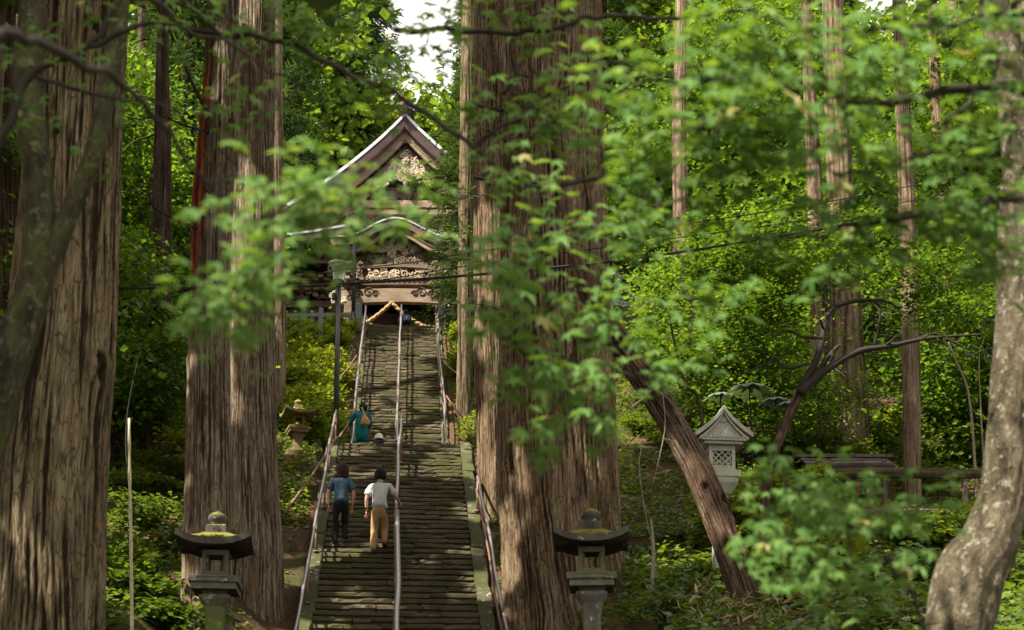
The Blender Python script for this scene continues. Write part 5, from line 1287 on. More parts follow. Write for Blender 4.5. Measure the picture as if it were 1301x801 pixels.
def small_crown(root, patches, n, size, mat, seed):
    rs = np.random.RandomState(seed); P = []; tw = MB()
    for (px, py, rx, ry, Y) in patches:
        c = np.array(at(px, py, Y)); m = int(n * rx * ry / sum(q[2] * q[3] for q in patches)); k = Y / FPX; L = max(2, int(ry / 9))
        lay = rs.randint(0, L, m); ox = rs.uniform(-1, 1, (L, 3)); r_ = np.sqrt(rs.uniform(0, 1, m)); a = rs.uniform(0, 2 * PI, m); w = rs.uniform(.45, 1, L)
        P.append(c + np.stack([ox[lay, 0] * rx * k * .45 + np.cos(a) * r_ * rx * k * w[lay] * .8, ox[lay, 1] * .8 + np.sin(a) * r_ * 1.1, ((lay + .5) / L * 2 - 1) * ry * k + rs.normal(size=m) * .03], 1))
        for j in range(L): q = c + np.array([ox[j, 0] * rx * k * .45, ox[j, 1] * .8, ((j + .5) / L * 2 - 1) * ry * k]); tw.tube([Vector(q) - root.location + Vector((-.6, 0, -.15)), Vector(q) - root.location, Vector(q) - root.location + Vector((.6, .2, .02))], [.010, .007, .003], 5)
    P = np.concatenate(P); o = mob('crown', leaf_mesh('crown', P - np.array(root.location)[None], unit(len(P), rs) * .45 + np.array([0, -.1, 1.0]), rs.uniform(size * .6, size * 1.4, len(P)), mat, 'rhomb', rs=rs), root); tag(o, kind='stuff')
    t = tw.build('twigs', M['twig'], root, True); tag(t, kind='stuff')
small_crown(G, [(960, 330, 80, 34, 26), (1060, 340, 90, 36, 25.5), (1170, 350, 90, 34, 25.5), (930, 410, 50, 30, 26), (1020, 300, 90, 24, 27), (1225, 390, 40, 20, 25), (1000, 380, 60, 18, 25.5), (890, 370, 40, 26, 27)], 15000, .085, M['leaf_maple'], 91)
# thin bare saplings
for i, (pts, Y, r0, lab, mt) in enumerate([([(1238, 560), (1232, 510), (1215, 460), (1205, 435)], 30, .035, 'pale bent sapling before the thin leaning trunk', 'twig_pale'),
    ([(1248, 540), (1244, 470), (1250, 430)], 30, .02, 'short pale sapling beside the bent one', 'twig_pale'), ([(902, 560), (890, 520), (872, 490), (858, 440), (850, 400)], 26, .045, 'slanting grey-green sapling rising behind the pale lantern roof', 'bark_f'),
    ([(340, 560), (345, 500), (350, 420), (372, 360)], 33, .02, 'thin dark sapling right of the twin cedars', 'twig'), ([(172, 640), (160, 560), (170, 480), (192, 400)], 28, .02, 'thin dark sapling in front of the dark cedar', 'twig'),
    ([(840, 430), (842, 380), (850, 330)], 42, .05, 'dark sapling left of the straight thin cedar', 'twig'), ([(828, 730), (830, 700), (827, 660)], 22, .04, 'thin grey stem in the undergrowth between the right lantern and leaning trunk', 'twig_pale'),
    ([(905, 370), (920, 330), (935, 280), (960, 240)], 36, .04, 'dark bent sapling right of the straight thin cedar', 'twig')]):
    P = [np.array(at(x, y, Y)) for x, y in pts]; P[0][2] = min(P[0][2], gz(P[0][0], Y)); Q = catmull(P, 24); b0 = Vector(Q[0])
    o = MB().tube([Vector(q) - b0 for q in Q], [r0 * (1 - .6 * k / 23) for k in range(24)], 8).build('sapling', M[mt], None, True, loc=b0); tag(o, lab, 'sapling')

# unseen cedars added on the left and behind the camera to shade the place
for i, (x, y, h) in enumerate([(-13, 12, 24), (-15, 21, 26), (-14, 30, 24), (8, 12, 24), (-9, 5, 20), (14, 22, 26), (-20, 28, 28), (-11, -1, 20), (-7.5, 18, 30), (-9.5, 9, 26), (-14.5, 38, 27), (-18, 44, 28)]):
    g = gz(x, y); path = [np.array((x, y, g - .3)), np.array((x + .2, y, g + h * .5)), np.array((x + .3, y + .2, g + h))]
    t = tree_root(path, 'tall cedar standing outside the picture, added for the shade of its crown', group='cedars beside and behind the viewpoint')
    bark_trunk('trunk', path, [.5, .35, .1], M['bark_bg'], t, 40, 50, .03, 10, .2, seed=20 + i, flare=.2)
    add_crown(t, (x, y, 0), g + h * .34, g + h + 3, 5.6, 9000, M['leaf_cedar'], 60 + i, size=(.18, .40))

# leafy crowns of the two maples overhead, added above the picture for their shade
for root, cx_, cy_, z0_, sd_ in ((E, 3.5, 8.5, 8.2, 81), (Fm, -5.5, 4.5, 7.2, 82)):
    rs = np.random.RandomState(sd_); n = 3500; P = np.stack([cx_ + rs.normal(size=n) * 2.6, cy_ + rs.normal(size=n) * 2.2, z0_ + np.floor(rs.uniform(0, 5, n)) * .9 + rs.normal(size=n) * .12], 1)
    k = open_rays(P, SPOTS); px, py = proj_np(P); k &= ~((py > -260) & (P[:, 1] > .5)); k &= P[:, 2] > EYE + 3; P = P[k]
    o = mob('crown', leaf_mesh('crown', P - np.array(root.location)[None], unit(len(P), rs) * .4 + np.array([0, 0, 1.0]), rs.uniform(.07, .15, len(P)), M['leaf_front'], 'rhomb', rs=rs), root); tag(o, kind='stuff')

# ================================================================== FOREST BEHIND
def broad_tree(seed, h, r, n, size, mat, layered=True, lo=.25, bark='bark_dark', kind='rhomb'):
    """crown + trunk meshes of one tree kind, foot at the origin"""
    rs = np.random.RandomState(seed); rb = random.Random(seed); tr = MB(); tips = []
    tr.tube([Vector((0.15 * math.sin(i), .1 * math.cos(i * 1.7), h * .92 * i / 9)) for i in range(10)], [max(.02, h * .016 * (1 - i / 10.5)) for i in range(10)], 8)
    nb = int(14 + h)
    for k in range(nb):
        z = h * (lo + (1 - lo) * rb.random() ** .9 * .95); q = (z / h - lo) / (1 - lo); L = r * (math.sin(PI * min(1, .22 + q * .75)) ** .7) * rb.uniform(.6, 1.1); a = rb.uniform(0, 6.28)
        e = Vector((math.cos(a) * L, math.sin(a) * L, z + L * rb.uniform(.05, .35))); s0 = Vector((0, 0, z - L * .2)); P = limb(tr, s0, e, max(.02, h * .0045), .008, .10, 5, 5, rb)
        for q2 in (P[2], P[3], P[4], P[5]): tips.append((q2, L))
    per = max(6, n // len(tips)); PP = []; NN = []
    for c, L in tips:
        m = per; w = r * .26
        if layered:
            d = rs.normal(size=(m, 3)) * np.array([w, w, w * .16]); 
        else: d = rs.normal(size=(m, 3)) * np.array([w * .7, w * .7, w * .5])
        PP.append(np.array(c)[None] + d - np.array([0, 0, 1]) * (np.linalg.norm(d[:, :2], axis=1) ** 2)[:, None] * .12 / max(w, .2))
        NN.append(unit(m, rs) * .7 + np.array([0, 0, 1.0]))
    PP = np.concatenate(PP); NN = np.concatenate(NN)
    cm = leaf_mesh('crown', PP, NN, size * np.clip(rs.lognormal(0, .42, len(PP)), .4, 2.2), mat, kind, rs=rs)
    return tr.build('trunk', M[bark], mesh_only=True, smooth=True), cm
def conifer(seed, h, r, n, mat):
    rs = np.random.RandomState(seed); P, H = cedar_crown_arrays((0, 0), h * .12, h, r, n, rs)
    cm = leaf_mesh('crown', P, unit(len(P), rs) * .6 + np.array([0, 0, 1.0]), rs.uniform(.20, .55, len(P)), mat, 'blade' if mat is M['leaf_cedar'] else 'rhomb', heading=H, rs=rs)
    tr = MB(); tr.tube([Vector((0, 0, h * i / 8)) for i in range(9)], [.32 * (1 - i / 9) + .02 for i in range(9)], 10)
    return tr.build('trunk', M['bark_dark'], mesh_only=True, smooth=True), cm
def place_tree(proto, name, x, y, rz, s, label, cat, group, sz=None, dz=0):
    root = empty(name, (x, y, gz(x, y) - .15 + dz), rz); root.scale = (s, s, sz or s); tag(root, label, cat, group)
    t = mob('trunk', proto[0], root); c = mob('crown', proto[1], root); tag(c, kind='stuff'); return root
def clear_of_temple(x, y, r):
    if y < 56: 
        u = abs(x - float(ax(y))); return u > (2.6 + r * .75)
    return not (-14.5 < x < 5.5 and y < 76)
BIG = [broad_tree(100 + i, 19, 5.2, 26000, .27, M['leaf_far'], i % 2 == 0, .12) for i in range(3)]
CON = [conifer(110 + i, 24, 3.8, 26000, M['leaf_cedar']) for i in range(2)]
CONF = conifer(115, 24, 4.0, 15000, M['leaf_far'])
MID = [broad_tree(120 + i, 7.5, 3.2, 24000, .11, M['leaf_maple'], True, .12) for i in range(3)]
rf = random.Random(77); n_ = 0
# far wall of tall trees on the slope behind
for row, (y0, cnt, sp_) in enumerate([(64, 13, 7.0), (76, 15, 6.6), (92, 17, 7.4), (112, 18, 8.6)]):
    for i in range(cnt):
        x = (i - cnt / 2 + .5) * sp_ + rf.uniform(-1.8, 1.8); y = y0 + rf.uniform(-4, 4)
        if not clear_of_temple(x, y, 5): 
            if y < 78: continue
        # a gap of open sky above the temple roof
        px = 650.5 + FPX * x / (y * 1.1)
        if 512 < px < 596 : s = .6
        else: s = rf.uniform(1.0, 1.35)
        kind = rf.random()
        if kind < .46: place_tree(BIG[rf.randrange(3)], 'broadleaf_tree', x, y, rf.uniform(0, 6.28), s, 'tall sunlit broadleaf tree in the wood far behind the temple', 'tree', 'tall trees of the wood behind')
        elif kind < .66: place_tree(CONF, 'conifer_tree', x, y, rf.uniform(0, 6.28), s * 1.1, 'tall bright green conifer in the wood far behind the temple', 'tree', 'tall conifers of the wood behind')
        else: place_tree(CON[rf.randrange(2)], 'conifer_tree', x, y, rf.uniform(0, 6.28), s * 1.1, 'tall dark conifer in the wood far behind the temple', 'tree', 'dark conifers of the wood behind')
for (x, y, s) in [(-12.5, 84, 1.62), (-9.8, 96, 1.75), (-5.6, 90, 1.60), (-.6, 92, 1.3), (-15, 80, 1.6)]: place_tree((CON[0] if x in (-12.5, -9.8) else BIG[int(y) % 3]), 'tree', x + (-1.2 if x in (-12.5, -9.8) else 0), y, y, s, 'tree standing close behind the temple, ' + {-12.5: 'the dark conifer over the left roof slope', -9.8: 'the farthest dark conifer', -5.6: 'the low one under the sky gap', -.6: 'the one by the giant cedar', -15: 'the one nearest the twin cedars'}[x], 'tree', 'trees right behind the temple')
# nearer dark conifers whose drooping boughs frame the temple
for (px, Y, s, i, lab) in [(345, 70, 1.25, 0, 'dark conifer with drooping boughs left of the temple roof'), (603, 52, .62, 1, 'narrow grey-green conifer hanging before the right side of the temple roof'), (440, 84, 1.1, 0, 'dark conifer rising behind the temple ridge'),
                           (640, 46, .9, 0, 'dark conifer behind the giant cedar'), (230, 48, 1.05, 1, 'dark conifer between the thin dark trunk and the twin cedars'), (770, 56, 1.0, 1, 'dark conifer right of the giant cedar, far back')]:
    p = at(px, 400, Y); place_tree(CON[i], 'conifer_tree', p.x, Y, px, s, lab, 'tree', 'dark drooping conifers around the temple')
# middle-distance maples and broad trees on both sides
mids = [
 (150, 33, .75, .8, 'small leafy maple just left of the thin dark cedar'), (205, 44, .9, .9, 'leafy maple filling the gap between the thin dark cedar and the twin cedars'),
 (118, 46, 1.4, 1.1, 'broad maple peeping out at the right rim of the big left trunk'), (178, 54, 1.6, 1.2, 'tall maple far back behind the thin dark cedar'), (240, 62, 1.7, 1.3, 'farthest maple between the thin dark cedar and the twin cedars'),
 (60, 40, 1.3, 1.6, 'maple mostly hidden by the big left trunk'), (18, 31, 1.0, 1.2, 'maple behind the mossy forked trunk at the left edge'), (6, 55, 1.6, 2.0, 'large maple far behind the mossy forked trunk'),
 (940, 34, .75, .62, 'low layered maple behind the pale lantern'), (925, 41, 1.0, .8, 'layered maple between the straight thin cedar and the joined pair'), (850, 60, 1.6, 2.0, 'tall maple behind the grey fence and the straight thin cedar'),
 (965, 54, 1.6, 1.9, 'tall maple around the very thin dark trunk'), (1035, 47, 1.2, 1.2, 'maple directly behind the joined cedar pair'), (1108, 55, 1.6, 1.9, 'tall maple between the joined pair and the stringy thin cedar'),
 (1182, 52, 1.5, 1.7, 'maple behind the stringy thin cedar'), (1262, 43, 1.5, 1.7, 'maple behind the bent pale sapling'), (1250, 35, .7, .7, 'small bright maple beside the bent pale sapling'), (1292, 33, 1.1, 1.3, 'maple half hidden by the mottled right trunk'),
 (1240, 60, 1.8, 2.2, 'very tall maple high in the top right corner'), (1050, 64, 1.8, 2.2, 'very tall maple above the joined cedar pair'), (900, 66, 1.8, 2.2, 'very tall maple right of the giant cedar, high up'), (800, 54, 1.2, 1.3, 'maple at the right rim of the giant cedar behind the fence'), (1150, 66, 1.8, 2.3, 'very tall maple above the stringy thin cedar')]
for (px, Y, s, sz, lab) in mids:
    p = at(px, 400, Y)
    if not clear_of_temple(p.x, Y, 3.0 * s * .6): continue
    place_tree(MID[rf.randrange(3)], 'maple_tree', p.x, Y, rf.uniform(0, 6.28), s, lab, 'tree', 'layered maples on the slopes', sz)

# ================================================================== SHRUBS AND UNDERGROWTH
def shrub_mesh(seed, h, r, n, size, mat, kind='rhomb'):
    rs = np.random.RandomState(seed); cl = rs.normal(size=(26, 3)) * np.array([r * .5, r * .5, h * .22]) + np.array([0, 0, h * .55]); cl[:, 2] = np.clip(cl[:, 2], .12, h)
    P = cl[rs.randint(0, 26, n)] + rs.normal(size=(n, 3)) * np.array([r * .2, r * .2, h * .07]); P[:, 2] = np.maximum(P[:, 2], .03)
    st = MB()
    for c in cl[:14]: st.tube([Vector((c[0] * .15, c[1] * .15, -.1)), Vector((c[0] * .6, c[1] * .6, c[2] * .6)), Vector(c)], [.018, .011, .005], 5)
    return st.build('stem', M['twig'], mesh_only=True), leaf_mesh('foliage', P, unit(n, rs) * .55 + np.array([0, -.25, 1.0]), rs.uniform(size * .6, size * 1.4, n), mat, kind, rs=rs)
SHB = [shrub_mesh(200 + i, 1.3, .85, 1500, .13, M['leaf_shrub']) for i in range(3)]
SHD = [shrub_mesh(210 + i, .8, .75, 1100, .12, M['leaf_ground']) for i in range(3)]
def place_shrub(proto, x, y, s, label, group, name='shrub'):
    root = empty(name, (x, y, gz(x, y) - .05), rf.uniform(0, 6.28)); root.scale = (s, s, s * rf.uniform(.8, 1.15)); tag(root, label, 'shrub', group)
    mob('stem', proto[0], root); c = mob('foliage', proto[1], root); tag(c, kind='stuff')
def off_stairs(x, y, m=.4):
    hw = 1.95 if y < 37 else 1.6; return abs(x - float(ax(y))) > hw + m
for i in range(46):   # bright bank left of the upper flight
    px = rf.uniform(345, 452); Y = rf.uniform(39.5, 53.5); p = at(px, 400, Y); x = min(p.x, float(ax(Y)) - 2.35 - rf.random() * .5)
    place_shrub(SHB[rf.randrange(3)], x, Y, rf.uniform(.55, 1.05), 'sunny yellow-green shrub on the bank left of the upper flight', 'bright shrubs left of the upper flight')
for i in range(16):
    Y = rf.uniform(40, 53); x = float(ax(Y)) + rf.uniform(2.2, 4.2); place_shrub(SHB[rf.randrange(3)], x, Y, rf.uniform(.4, .8), 'yellow-green shrub on the narrow bank right of the upper flight', 'shrubs right of the upper flight')
for i in range(60):   # right slope
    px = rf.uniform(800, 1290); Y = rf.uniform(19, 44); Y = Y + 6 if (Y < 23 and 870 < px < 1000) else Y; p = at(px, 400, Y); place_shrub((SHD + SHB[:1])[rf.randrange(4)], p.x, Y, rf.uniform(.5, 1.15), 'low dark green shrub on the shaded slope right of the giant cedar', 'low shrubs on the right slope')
for i in range(34):   # left slope
    px = rf.uniform(135, 250); Y = rf.uniform(21, 46); p = at(px, 400, Y); place_shrub((SHD + (SHB[:2] if Y > 29 else SHD[:2]))[rf.randrange(5)], p.x, Y, rf.uniform(.5, 1.1), 'green shrub on the slope between the big left trunk and the twin cedars', 'shrubs on the left slope')
for (dx, yy) in ((-.45, 22.7), (.25, 22.6), (-.1, 22.3)): place_shrub(SHD[0], p4.x + dx, yy, .75, 'dark leafy shrub hiding the foot of the pale lantern', 'shrubs at the pale lantern')
# undergrowth carpet
def carpet(name, n, xr, yr, hmin, hmax, size, mat, label, cond=None, kind='rhomb', up=1.0, patch=.35, thr=-.15, seed=1, headup=None):
    rs = np.random.RandomState(seed); x = rs.uniform(*xr, n); y = rs.uniform(*yr, n); k = perlin(x * patch, y * patch, seed * 3.3) + .35 * perlin(x * 1.6, y * 1.6, seed) > thr
    hw = np.where(y < 37, 2.0, 1.68); k &= np.abs(x - ax(y)) > hw + .10
    # keep to what the view cone can show, plus some margin
    px = 650.5 + FPX * x / (y * 1.03); k &= (px > -160) & (px < 1460)
    if cond is not None: k &= cond(x, y)
    x, y = x[k], y[k]; m = len(x); hh = rs.uniform(0, 1, m) ** 1.4; z = terr(x, y) + hmin + (hmax - hmin) * hh * (.6 + .5 * perlin(x * .9, y * .9, 9.0))
    P = np.stack([x, y, z], 1); Nn = unit(m, rs) * .55 + np.array([0, -.2, up]); H = None
    if headup: H = unit(m, rs) * .7 + np.array([0, 0, headup])
    me = leaf_mesh(name, P, Nn, rs.uniform(size * .5, size * 1.4, m), mat, kind, heading=H, rs=rs); o = mob(name, me); tag(o, label, name.replace('_', ' '), kind='stuff'); return o
carpet('undergrowth', 300000, (-22, 26), (14, 50), .0, .42, .105, M['leaf_ground'], 'low leafy undergrowth covering the forest slopes', lambda x, y: ~((np.abs(x - ax(y)) < 4.2) & (y < 31) & (x < ax(y))), thr=-.42, seed=2)
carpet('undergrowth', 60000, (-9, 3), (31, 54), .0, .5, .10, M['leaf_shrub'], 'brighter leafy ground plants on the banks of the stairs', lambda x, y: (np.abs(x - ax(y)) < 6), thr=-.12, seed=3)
carpet('ground_cover', 6000, (-8, -2), (20, 34), .0, .14, .09, M['leaf_ground'], 'sparse small plants on the brown earth left of the lower flight', lambda x, y: (np.abs(x - ax(y)) < 4.6), thr=.05, patch=.9, seed=4)
carpet('leaf_litter', 60000, (-12, 8), (15, 46), .0, .035, .07, M['litter'], 'brown cedar litter and twigs on the ground beside the stairs', lambda x, y: (np.abs(x - ax(y)) < 5.5), kind='blade', thr=-.9, seed=5)
carpet('dry_leaves', 900, (2, 5.5), (17.5, 22), .05, .5, .16, M['straw'], 'dry straw-coloured bamboo grass at the foot of the leaning trunk', kind='blade', up=.2, thr=-.1, seed=6, headup=.2)
carpet('dry_leaves', 500, (4, 9), (17, 24), .05, .5, .18, M['straw'], 'dry straw-coloured leaves among the plants at the bottom right', kind='blade', up=.2, thr=.1, seed=7, headup=.2)
# ferns on the right slope and bushes of long leaves
def fern_mesh(seed):
    rs = np.random.RandomState(seed); P = []; H = []; S = []
    for k in range(9):
        a = 2 * PI * k / 9 + rs.uniform(-.2, .2); L = rs.uniform(.5, .8)
        for i in range(16):
            t = (i + 1) / 17; c = np.array([math.cos(a) * L * t, math.sin(a) * L * t, L * (.75 * t - .62 * t * t)])
            for s in (-1, 1): P.append(c); H.append((-math.sin(a) * s + math.cos(a) * .5, math.cos(a) * s + math.sin(a) * .5, -.1)); S.append(.19 * math.sin(PI * (.12 + .86 * t)))
    st = MB()
    for k in range(9):
        a = 2 * PI * k / 9; st.tube([Vector((math.cos(a) * .6 * t, math.sin(a) * .6 * t, .6 * (.75 * t - .62 * t * t))) for t in (0, .3, .6, .9)], [.008, .006, .004, .002], 4)
    P = np.array(P); return st.build('stem', M['twig'], mesh_only=True), leaf_mesh('foliage', P, np.tile(np.array([0, 0, 1.0]), (len(P), 1)) + unit(len(P), rs) * .15, np.array(S), M['leaf_ground'], 'blade', heading=np.array(H), rs=rs)
FR = [fern_mesh(300 + i) for i in range(2)]
for i in range(26):
    px = rf.uniform(790, 1280); Y = rf.uniform(18.5, 30); Y = Y + 4 if 880 < px < 990 else Y; p = at(px, 400, Y); place_shrub(FR[i % 2], p.x, Y, rf.uniform(.9, 1.5), 'green fern on the shaded slope on the right', 'ferns on the right slope', 'fern')
for i in range(8):
    px = rf.uniform(140, 240); Y = rf.uniform(19, 26); p = at(px, 400, Y); place_shrub(FR[i % 2], p.x, Y, rf.uniform(.8, 1.2), 'green fern near the bamboo pole on the left', 'ferns on the left slope', 'fern')
# large pale umbrella leaves
def umbrella_leaf(px, py, Y, R_, label):
    c = at(px, py, Y); g = gz(c.x, Y); root = empty('umbrella_plant', (c.x, Y, g)); tag(root, label, 'plant', 'big pale leaves behind the pale lantern'); h = c.z - g
    MB().tube([(0, 0, -.1), (.03, 0, h * .5), (0, 0, h)], .015, 6).build('stalk', M['twig'], root, True)
    for k in range(9):
        a = 2 * PI * k / 9 + .2; mb = MB(); vs = []; fs = []
        for i in range(7):
            t = i / 6; w = R_ * .24 * math.sin(PI * (.08 + .84 * t ** .8)) ; x = math.cos(a) * R_ * t; y = math.sin(a) * R_ * t; z = -R_ * .38 * t * t
            for s, dz in ((-1, -.02), (0, .01), (1, -.02)): vs.append((x - math.sin(a) * w * s, y + math.cos(a) * w * s, h + z + dz))
        for i in range(6):
            for j in range(2): fs.append((i*3+j, i*3+j+1, i*3+j+4, i*3+j+3))
        mb.add(vs, fs); mb.build('leaf', M['leaf_blue'], root, True)
umbrella_leaf(952, 489, 30, .55, 'largest blue-green umbrella leaf high behind the pale lantern'); umbrella_leaf(985, 506, 29, .36, 'smaller umbrella leaf beside the crooked maple'); umbrella_leaf(1003, 511, 28.7, .30, 'umbrella leaf nearest the crooked maple trunk'); umbrella_leaf(915, 500, 30.5, .35, 'umbrella leaf left of the largest one')

# ================================================================== FOREGROUND MAPLE BRANCHES (out of focus)
LEAFM = [TM['maple']]
def single_leaf_mesh(seed, mat):
    rs = np.random.RandomState(seed); T, F = TM['maple']; V = T.copy(); V[:, 2] += -.35 * (V[:, 1] - .3) ** 2 - .3 * V[:, 0] ** 2 + rs.normal(size=len(V)) * .02
    return np_mesh('leaf', V, F, mat, False, {'tint': np.full(len(V), seed / 9.0)})
LM = [single_leaf_mesh(i, M['leaf_front']) for i in range(8)]; LY = single_leaf_mesh(4, M['leaf_yellow'])
def overhang(label, branches, clusters, seed, size=.085, cover=.62, hang=.5):
    """branches: pixel polylines of limbs; clusters: (px,py,rx,ry,Y) patches of leaves on twigs"""
    rs = np.random.RandomState(seed); rb = random.Random(seed); b0 = at(*branches[0][0][0], branches[0][1][0] if hasattr(branches[0][1], '__len__') else branches[0][1])
    root = empty('maple_branch', b0); tag(root, label, 'branch', None); nodes = []
    for pts, Y, r0, r1 in branches:
        P = [at(x, y, (Y[i] if hasattr(Y, '__len__') else Y)) - root.location for i, (x, y) in enumerate(pts)]; Q = catmull(P, len(P) * 7); n = len(Q)
        Q = Q + np.stack([perlin(np.arange(n) * .3, seed, 1.0), perlin(np.arange(n) * .3, seed, 5.0), perlin(np.arange(n) * .3, seed, 9.0)], 1) * .03
        MB().tube([Vector(q) for q in Q], [r0 + (r1 - r0) * i / (n - 1) for i in range(n)], 9).build('limb', M['twig'], root, True); nodes += [Vector(q) for q in Q]
    P = []; twig = MB()
    for (px, py, rx, ry, Y) in clusters:
        c = at(px, py, Y); mpp = Y / FPX; n = int(PI * rx * ry * cover * (mpp ** 2) / (size ** 2 * .30)); 
        loc = c - root.location; near = min(nodes, key=lambda q: (q - loc).length)
        twig.tube([near, near.lerp(loc, .5) + Vector((0, 0, .03)), loc], [.006, .004, .0025], 5)
        subs = [loc + Vector((rb.uniform(-.85, .85) * rx * mpp, rb.uniform(-.25, .25), rb.uniform(-.85, .85) * ry * mpp)) for _ in range(max(2, n // 9))]
        for s_ in subs: twig.tube([loc, loc.lerp(s_, .6) + Vector((0, 0, .015)), s_], [.0028, .002, .0013], 4)
        for i in range(n):
            if rb.random() < .75: q = subs[rb.randrange(len(subs))]; v = np.array(q) + rs.normal(size=3) * np.array([.34 * min(rx, 60) * mpp, .12, .13 * min(ry, 50) * mpp])
            else: a = rs.uniform(0, 2*PI); rr_ = math.sqrt(rs.uniform(0, 1)); v = np.array(loc) + np.array([rr_ * math.cos(a) * rx * mpp, rs.normal() * .18, rr_ * math.sin(a) * ry * mpp])
            P.append(v)
    tag(twig.build('twigs', M['twig'], root, True), kind='stuff')
    P = np.array(P); n = len(P); sz = rs.uniform(.65, 1.2, n) * size
    Nn = unit(n, rs) * .45 + np.array([0, -hang, .75]); Nn /= np.linalg.norm(Nn, axis=1)[:, None]; H = unit(n, rs) * .9 + np.array([0, -.3, -.8])
    H = H - Nn * (H * Nn).sum(1)[:, None]; H /= np.linalg.norm(H, axis=1)[:, None]
    order = np.argsort(-sz); top = order[:280]
    for i in top:
        z = Vector(Nn[i]); y = Vector(H[i]); x = y.cross(z); o = bpy.data.objects.new('leaf', LY if rb.random() < .02 else LM[rb.randrange(8)]); C.objects.link(o); o.parent = root
        Mx = Matrix((x, y, z)).transposed().to_4x4(); Mx.translation = Vector(P[i]); o.matrix_local = Mx @ Matrix.Diagonal((sz[i], sz[i], sz[i], 1))
    rest = order[280:]
    if len(rest):
        o = mob('leaves', leaf_mesh('leaves', P[rest], Nn[rest], sz[rest], M['leaf_front'], 'maple', heading=H[rest], rs=rs), root); tag(o, kind='stuff')
    return root
overhang('blurred maple spray hanging before the left side of the temple',
    [([(-40, 40), (60, 60), (170, 120), (250, 220), (330, 290)], (3.2, 3.4, 3.7, 4.0, 4.2), .016, .004), ([(250, 220), (350, 235), (470, 245), (560, 262)], (4.0, 4.2, 4.3, 4.4), .006, .002)],
    [(292, 388, 46, 36, 3.9), (330, 332, 48, 36, 3.9), (376, 272, 50, 32, 4.0), (400, 245, 44, 20, 4.05), (450, 250, 64, 24, 4.1), (512, 266, 52, 20, 4.2), (262, 405, 22, 22, 3.9), (420, 292, 44, 14, 4.0), (320, 370, 30, 20, 3.9)], 501, .074, 4.6)
overhang('long dark maple limb crossing from the top left with scattered leaves over the giant cedar',
    [([(140, -40), (240, 34), (340, 48), (440, 92), (520, 130), (600, 186), (650, 225), (700, 236), (765, 226)], (6.4, 6.4, 6.3, 6.2, 6.1, 6, 5.9, 5.8, 5.8), .014, .009), ([(765, 226), (800, 262), (835, 240), (880, 190), (935, 150)], 5.8, .010, .006), ([(600, 186), (640, 160), (700, 120), (760, 100)], 6, .010, .004),
     ([(500, 38), (600, 40), (700, 38), (760, 20), (850, 24), (960, 12)], 6.3, .014, .008), ([(690, 236), (672, 300), (690, 380), (720, 460)], 5.7, .010, .004), ([(830, 242), (860, 320), (880, 400)], 5.7, .008, .003)],
    [(670, 455, 62, 62, 5.3), (700, 395, 70, 58, 5.3), (715, 500, 55, 46, 5.2), (640, 372, 44, 50, 5.4), (765, 420, 44, 40, 5.3), (875, 440, 66, 38, 5.4), (690, 555, 36, 28, 5.2), (810, 480, 40, 22, 5.3), (745, 540, 34, 30, 5.3),
     (700, 150, 70, 44, 5.8), (660, 215, 46, 30, 5.6), (765, 180, 60, 34, 5.8), (730, 290, 60, 30, 5.6), (640, 310, 46, 30, 5.6), (800, 300, 50, 34, 5.6), (760, 90, 70, 30, 5.9), (540, 60, 60, 26, 6.2), (480, 110, 50, 24, 6.2), (400, 40, 70, 26, 6.3), (290, 24, 70, 22, 6.3), (600, 150, 30, 22, 6), (570, 30, 60, 22, 6.2), (450, 12, 90, 16, 6.3), (655, 20, 70, 22, 6.2)], 502, .096, 2.4)
overhang('broad blurred maple boughs filling the top right',
    [([(1330, 120), (1240, 110), (1120, 130), (1000, 110), (880, 100), (800, 110)], (4.8, 4.6, 4.5, 4.3, 4.2, 4.1), .02, .005), ([(1330, 250), (1230, 262), (1130, 280), (1030, 300), (930, 300)], (4.8, 4.6, 4.5, 4.5, 4.5), .016, .004), ([(1330, 10), (1200, 30), (1080, 40), (960, 50)], 4.5, .012, .003), ([(1240, 110), (1180, 190), (1080, 220), (980, 200)], 4.4, .008, .003)],
    [(850, 95, 130, 40, 4.13), (1000, 75, 160, 44, 4.21), (900, 165, 120, 34, 4.13), (1050, 190, 160, 40, 4.30), (1180, 270, 120, 34, 4.47), (1240, 180, 70, 60, 4.56), (880, 250, 100, 34, 4.39), (980, 310, 70, 22, 4.47), (1110, 310, 80, 30, 4.47), (1250, 320, 60, 34, 4.56), (1200, 60, 110, 44, 4.47), (1080, 130, 120, 34, 4.30), (960, 20, 120, 24, 4.30), (1120, 20, 110, 24, 4.39), (820, 200, 50, 24, 4.21), (1130, 235, 80, 22, 4.39), (1000, 250, 70, 20, 4.39), (940, 215, 70, 20, 4.39), (1270, 260, 40, 50, 4.56)], 503, .088, 2.8)
overhang('blurred maple spray across the bottom right below the shelter',
    [([(1190, 860), (1160, 760), (1110, 690), (1060, 650), (980, 630)], (5.2, 5.1, 5.0, 4.9, 4.9), .008, .003), ([(1110, 690), (1140, 660), (1175, 640)], 5, .004, .002)],
    [(1000, 620, 70, 36, 4.9), (1085, 640, 92, 44, 4.9), (1010, 690, 76, 40, 4.8), (1165, 655, 56, 32, 5.0), (1080, 720, 76, 34, 4.8), (960, 610, 30, 18, 4.9), (1030, 745, 46, 26, 4.8), (985, 655, 36, 24, 4.9)], 504, .078, 2.1)
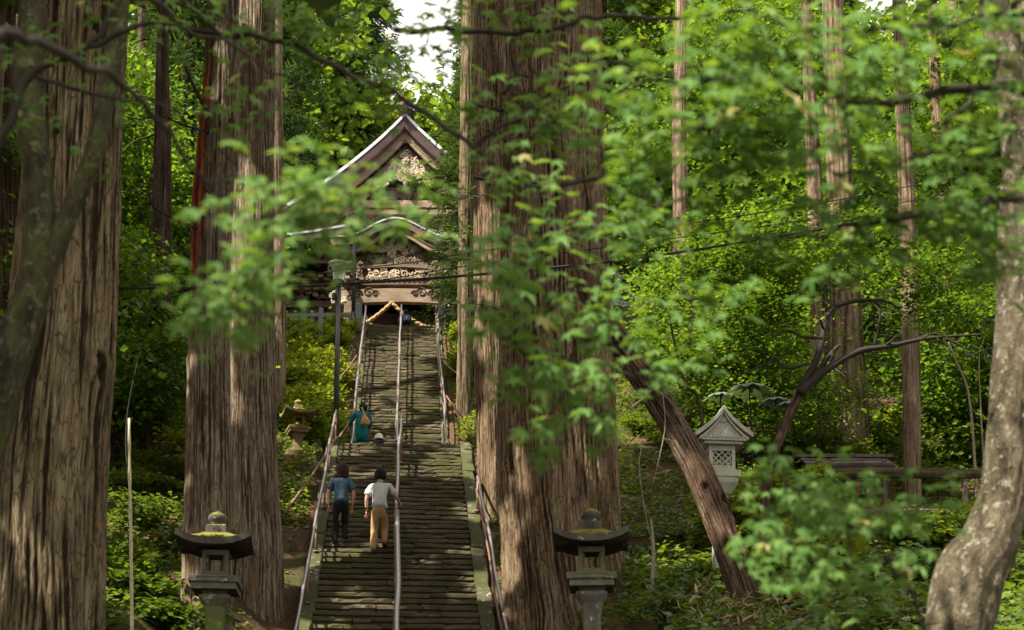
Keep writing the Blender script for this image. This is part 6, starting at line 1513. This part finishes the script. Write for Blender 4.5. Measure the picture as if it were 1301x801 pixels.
overhang('thin maple twigs with leaves at the top left before the big trunk',
    [([(-60, 270), (0, 180), (40, 95), (110, 60), (165, -20)], 6.0, .021, .013), ([(40, 95), (120, 120), (200, 130)], 6.0, .012, .004), ([(110, 60), (200, 30), (300, 60)], 6.0, .014, .006), ([(200, -30), (300, 60), (380, 110)], 6.2, .012, .004)],
    [(70, 90, 60, 22, 6), (160, 110, 60, 18, 6), (60, 20, 90, 18, 6), (190, 30, 60, 22, 6), (290, 110, 60, 24, 6.1), (350, 170, 60, 22, 6.1), (90, 180, 50, 16, 6), (300, 210, 40, 18, 6.1), (20, 130, 40, 20, 6)], 505, .075, .8)
# bright chestnut-like leaf whorls by the stair head
def bright_twig(px, py, Y, n, R_, label, seed):
    c = at(px, py, Y); rs = np.random.RandomState(seed); root = empty('leafy_twig', c); tag(root, label, 'twig', 'bright leaf sprays at the giant cedar')
    e = Vector((.9, .4, -.1)); MB().tube([(0, 0, 0), tuple(e * .5 + Vector((0, 0, .08))), tuple(e)], [.006, .009, .013], 6).build('stem', M['twig'], root, True)
    for i in range(n):
        a = rs.uniform(0, 6.28); z = Vector((rs.normal() * .3, -.7, .7)).normalized(); y = Vector((math.cos(a), 0, math.sin(a))); y = (y - z * y.dot(z)).normalized(); x = y.cross(z)
        o = bpy.data.objects.new('leaf', BL); C.objects.link(o); o.parent = root; Mx = Matrix((x, y, z)).transposed().to_4x4(); Mx.translation = Vector((rs.normal() * R_, rs.normal() * .1, rs.normal() * R_ * .5)); s = rs.uniform(.2, .34); o.matrix_local = Mx @ Matrix.Diagonal((s, s, s, 1))
V = TM['rhomb'][0].copy(); BL = np_mesh('leaf', V, TM['rhomb'][1], M['leaf_shrub'], False, {'tint': np.full(4, .9)})
bright_twig(578, 328, 26.5, 16, .22, 'bright backlit leaf spray left of the giant cedar at porch height', 1); bright_twig(590, 385, 26.5, 8, .12, 'small bright leaf spray below the larger one by the giant cedar', 2); bright_twig(590, 245, 27, 12, .16, 'upper bright leaf spray beside the giant cedar', 3)

carpet('undergrowth', 30000, (2, 14), (16, 27), .05, .55, .15, M['leaf_ground'], 'taller broad-leaved undergrowth at the bottom right', lambda x, y: ~((np.abs(x - 3.2) < .8) & (y < 20.3)), thr=-.1, patch=.6, seed=12)
carpet('undergrowth', 9000, (-9, -3.5), (16, 24), .0, .4, .13, M['leaf_ground'], 'broad-leaved undergrowth around the bamboo pole', thr=.0, patch=.6, seed=13)
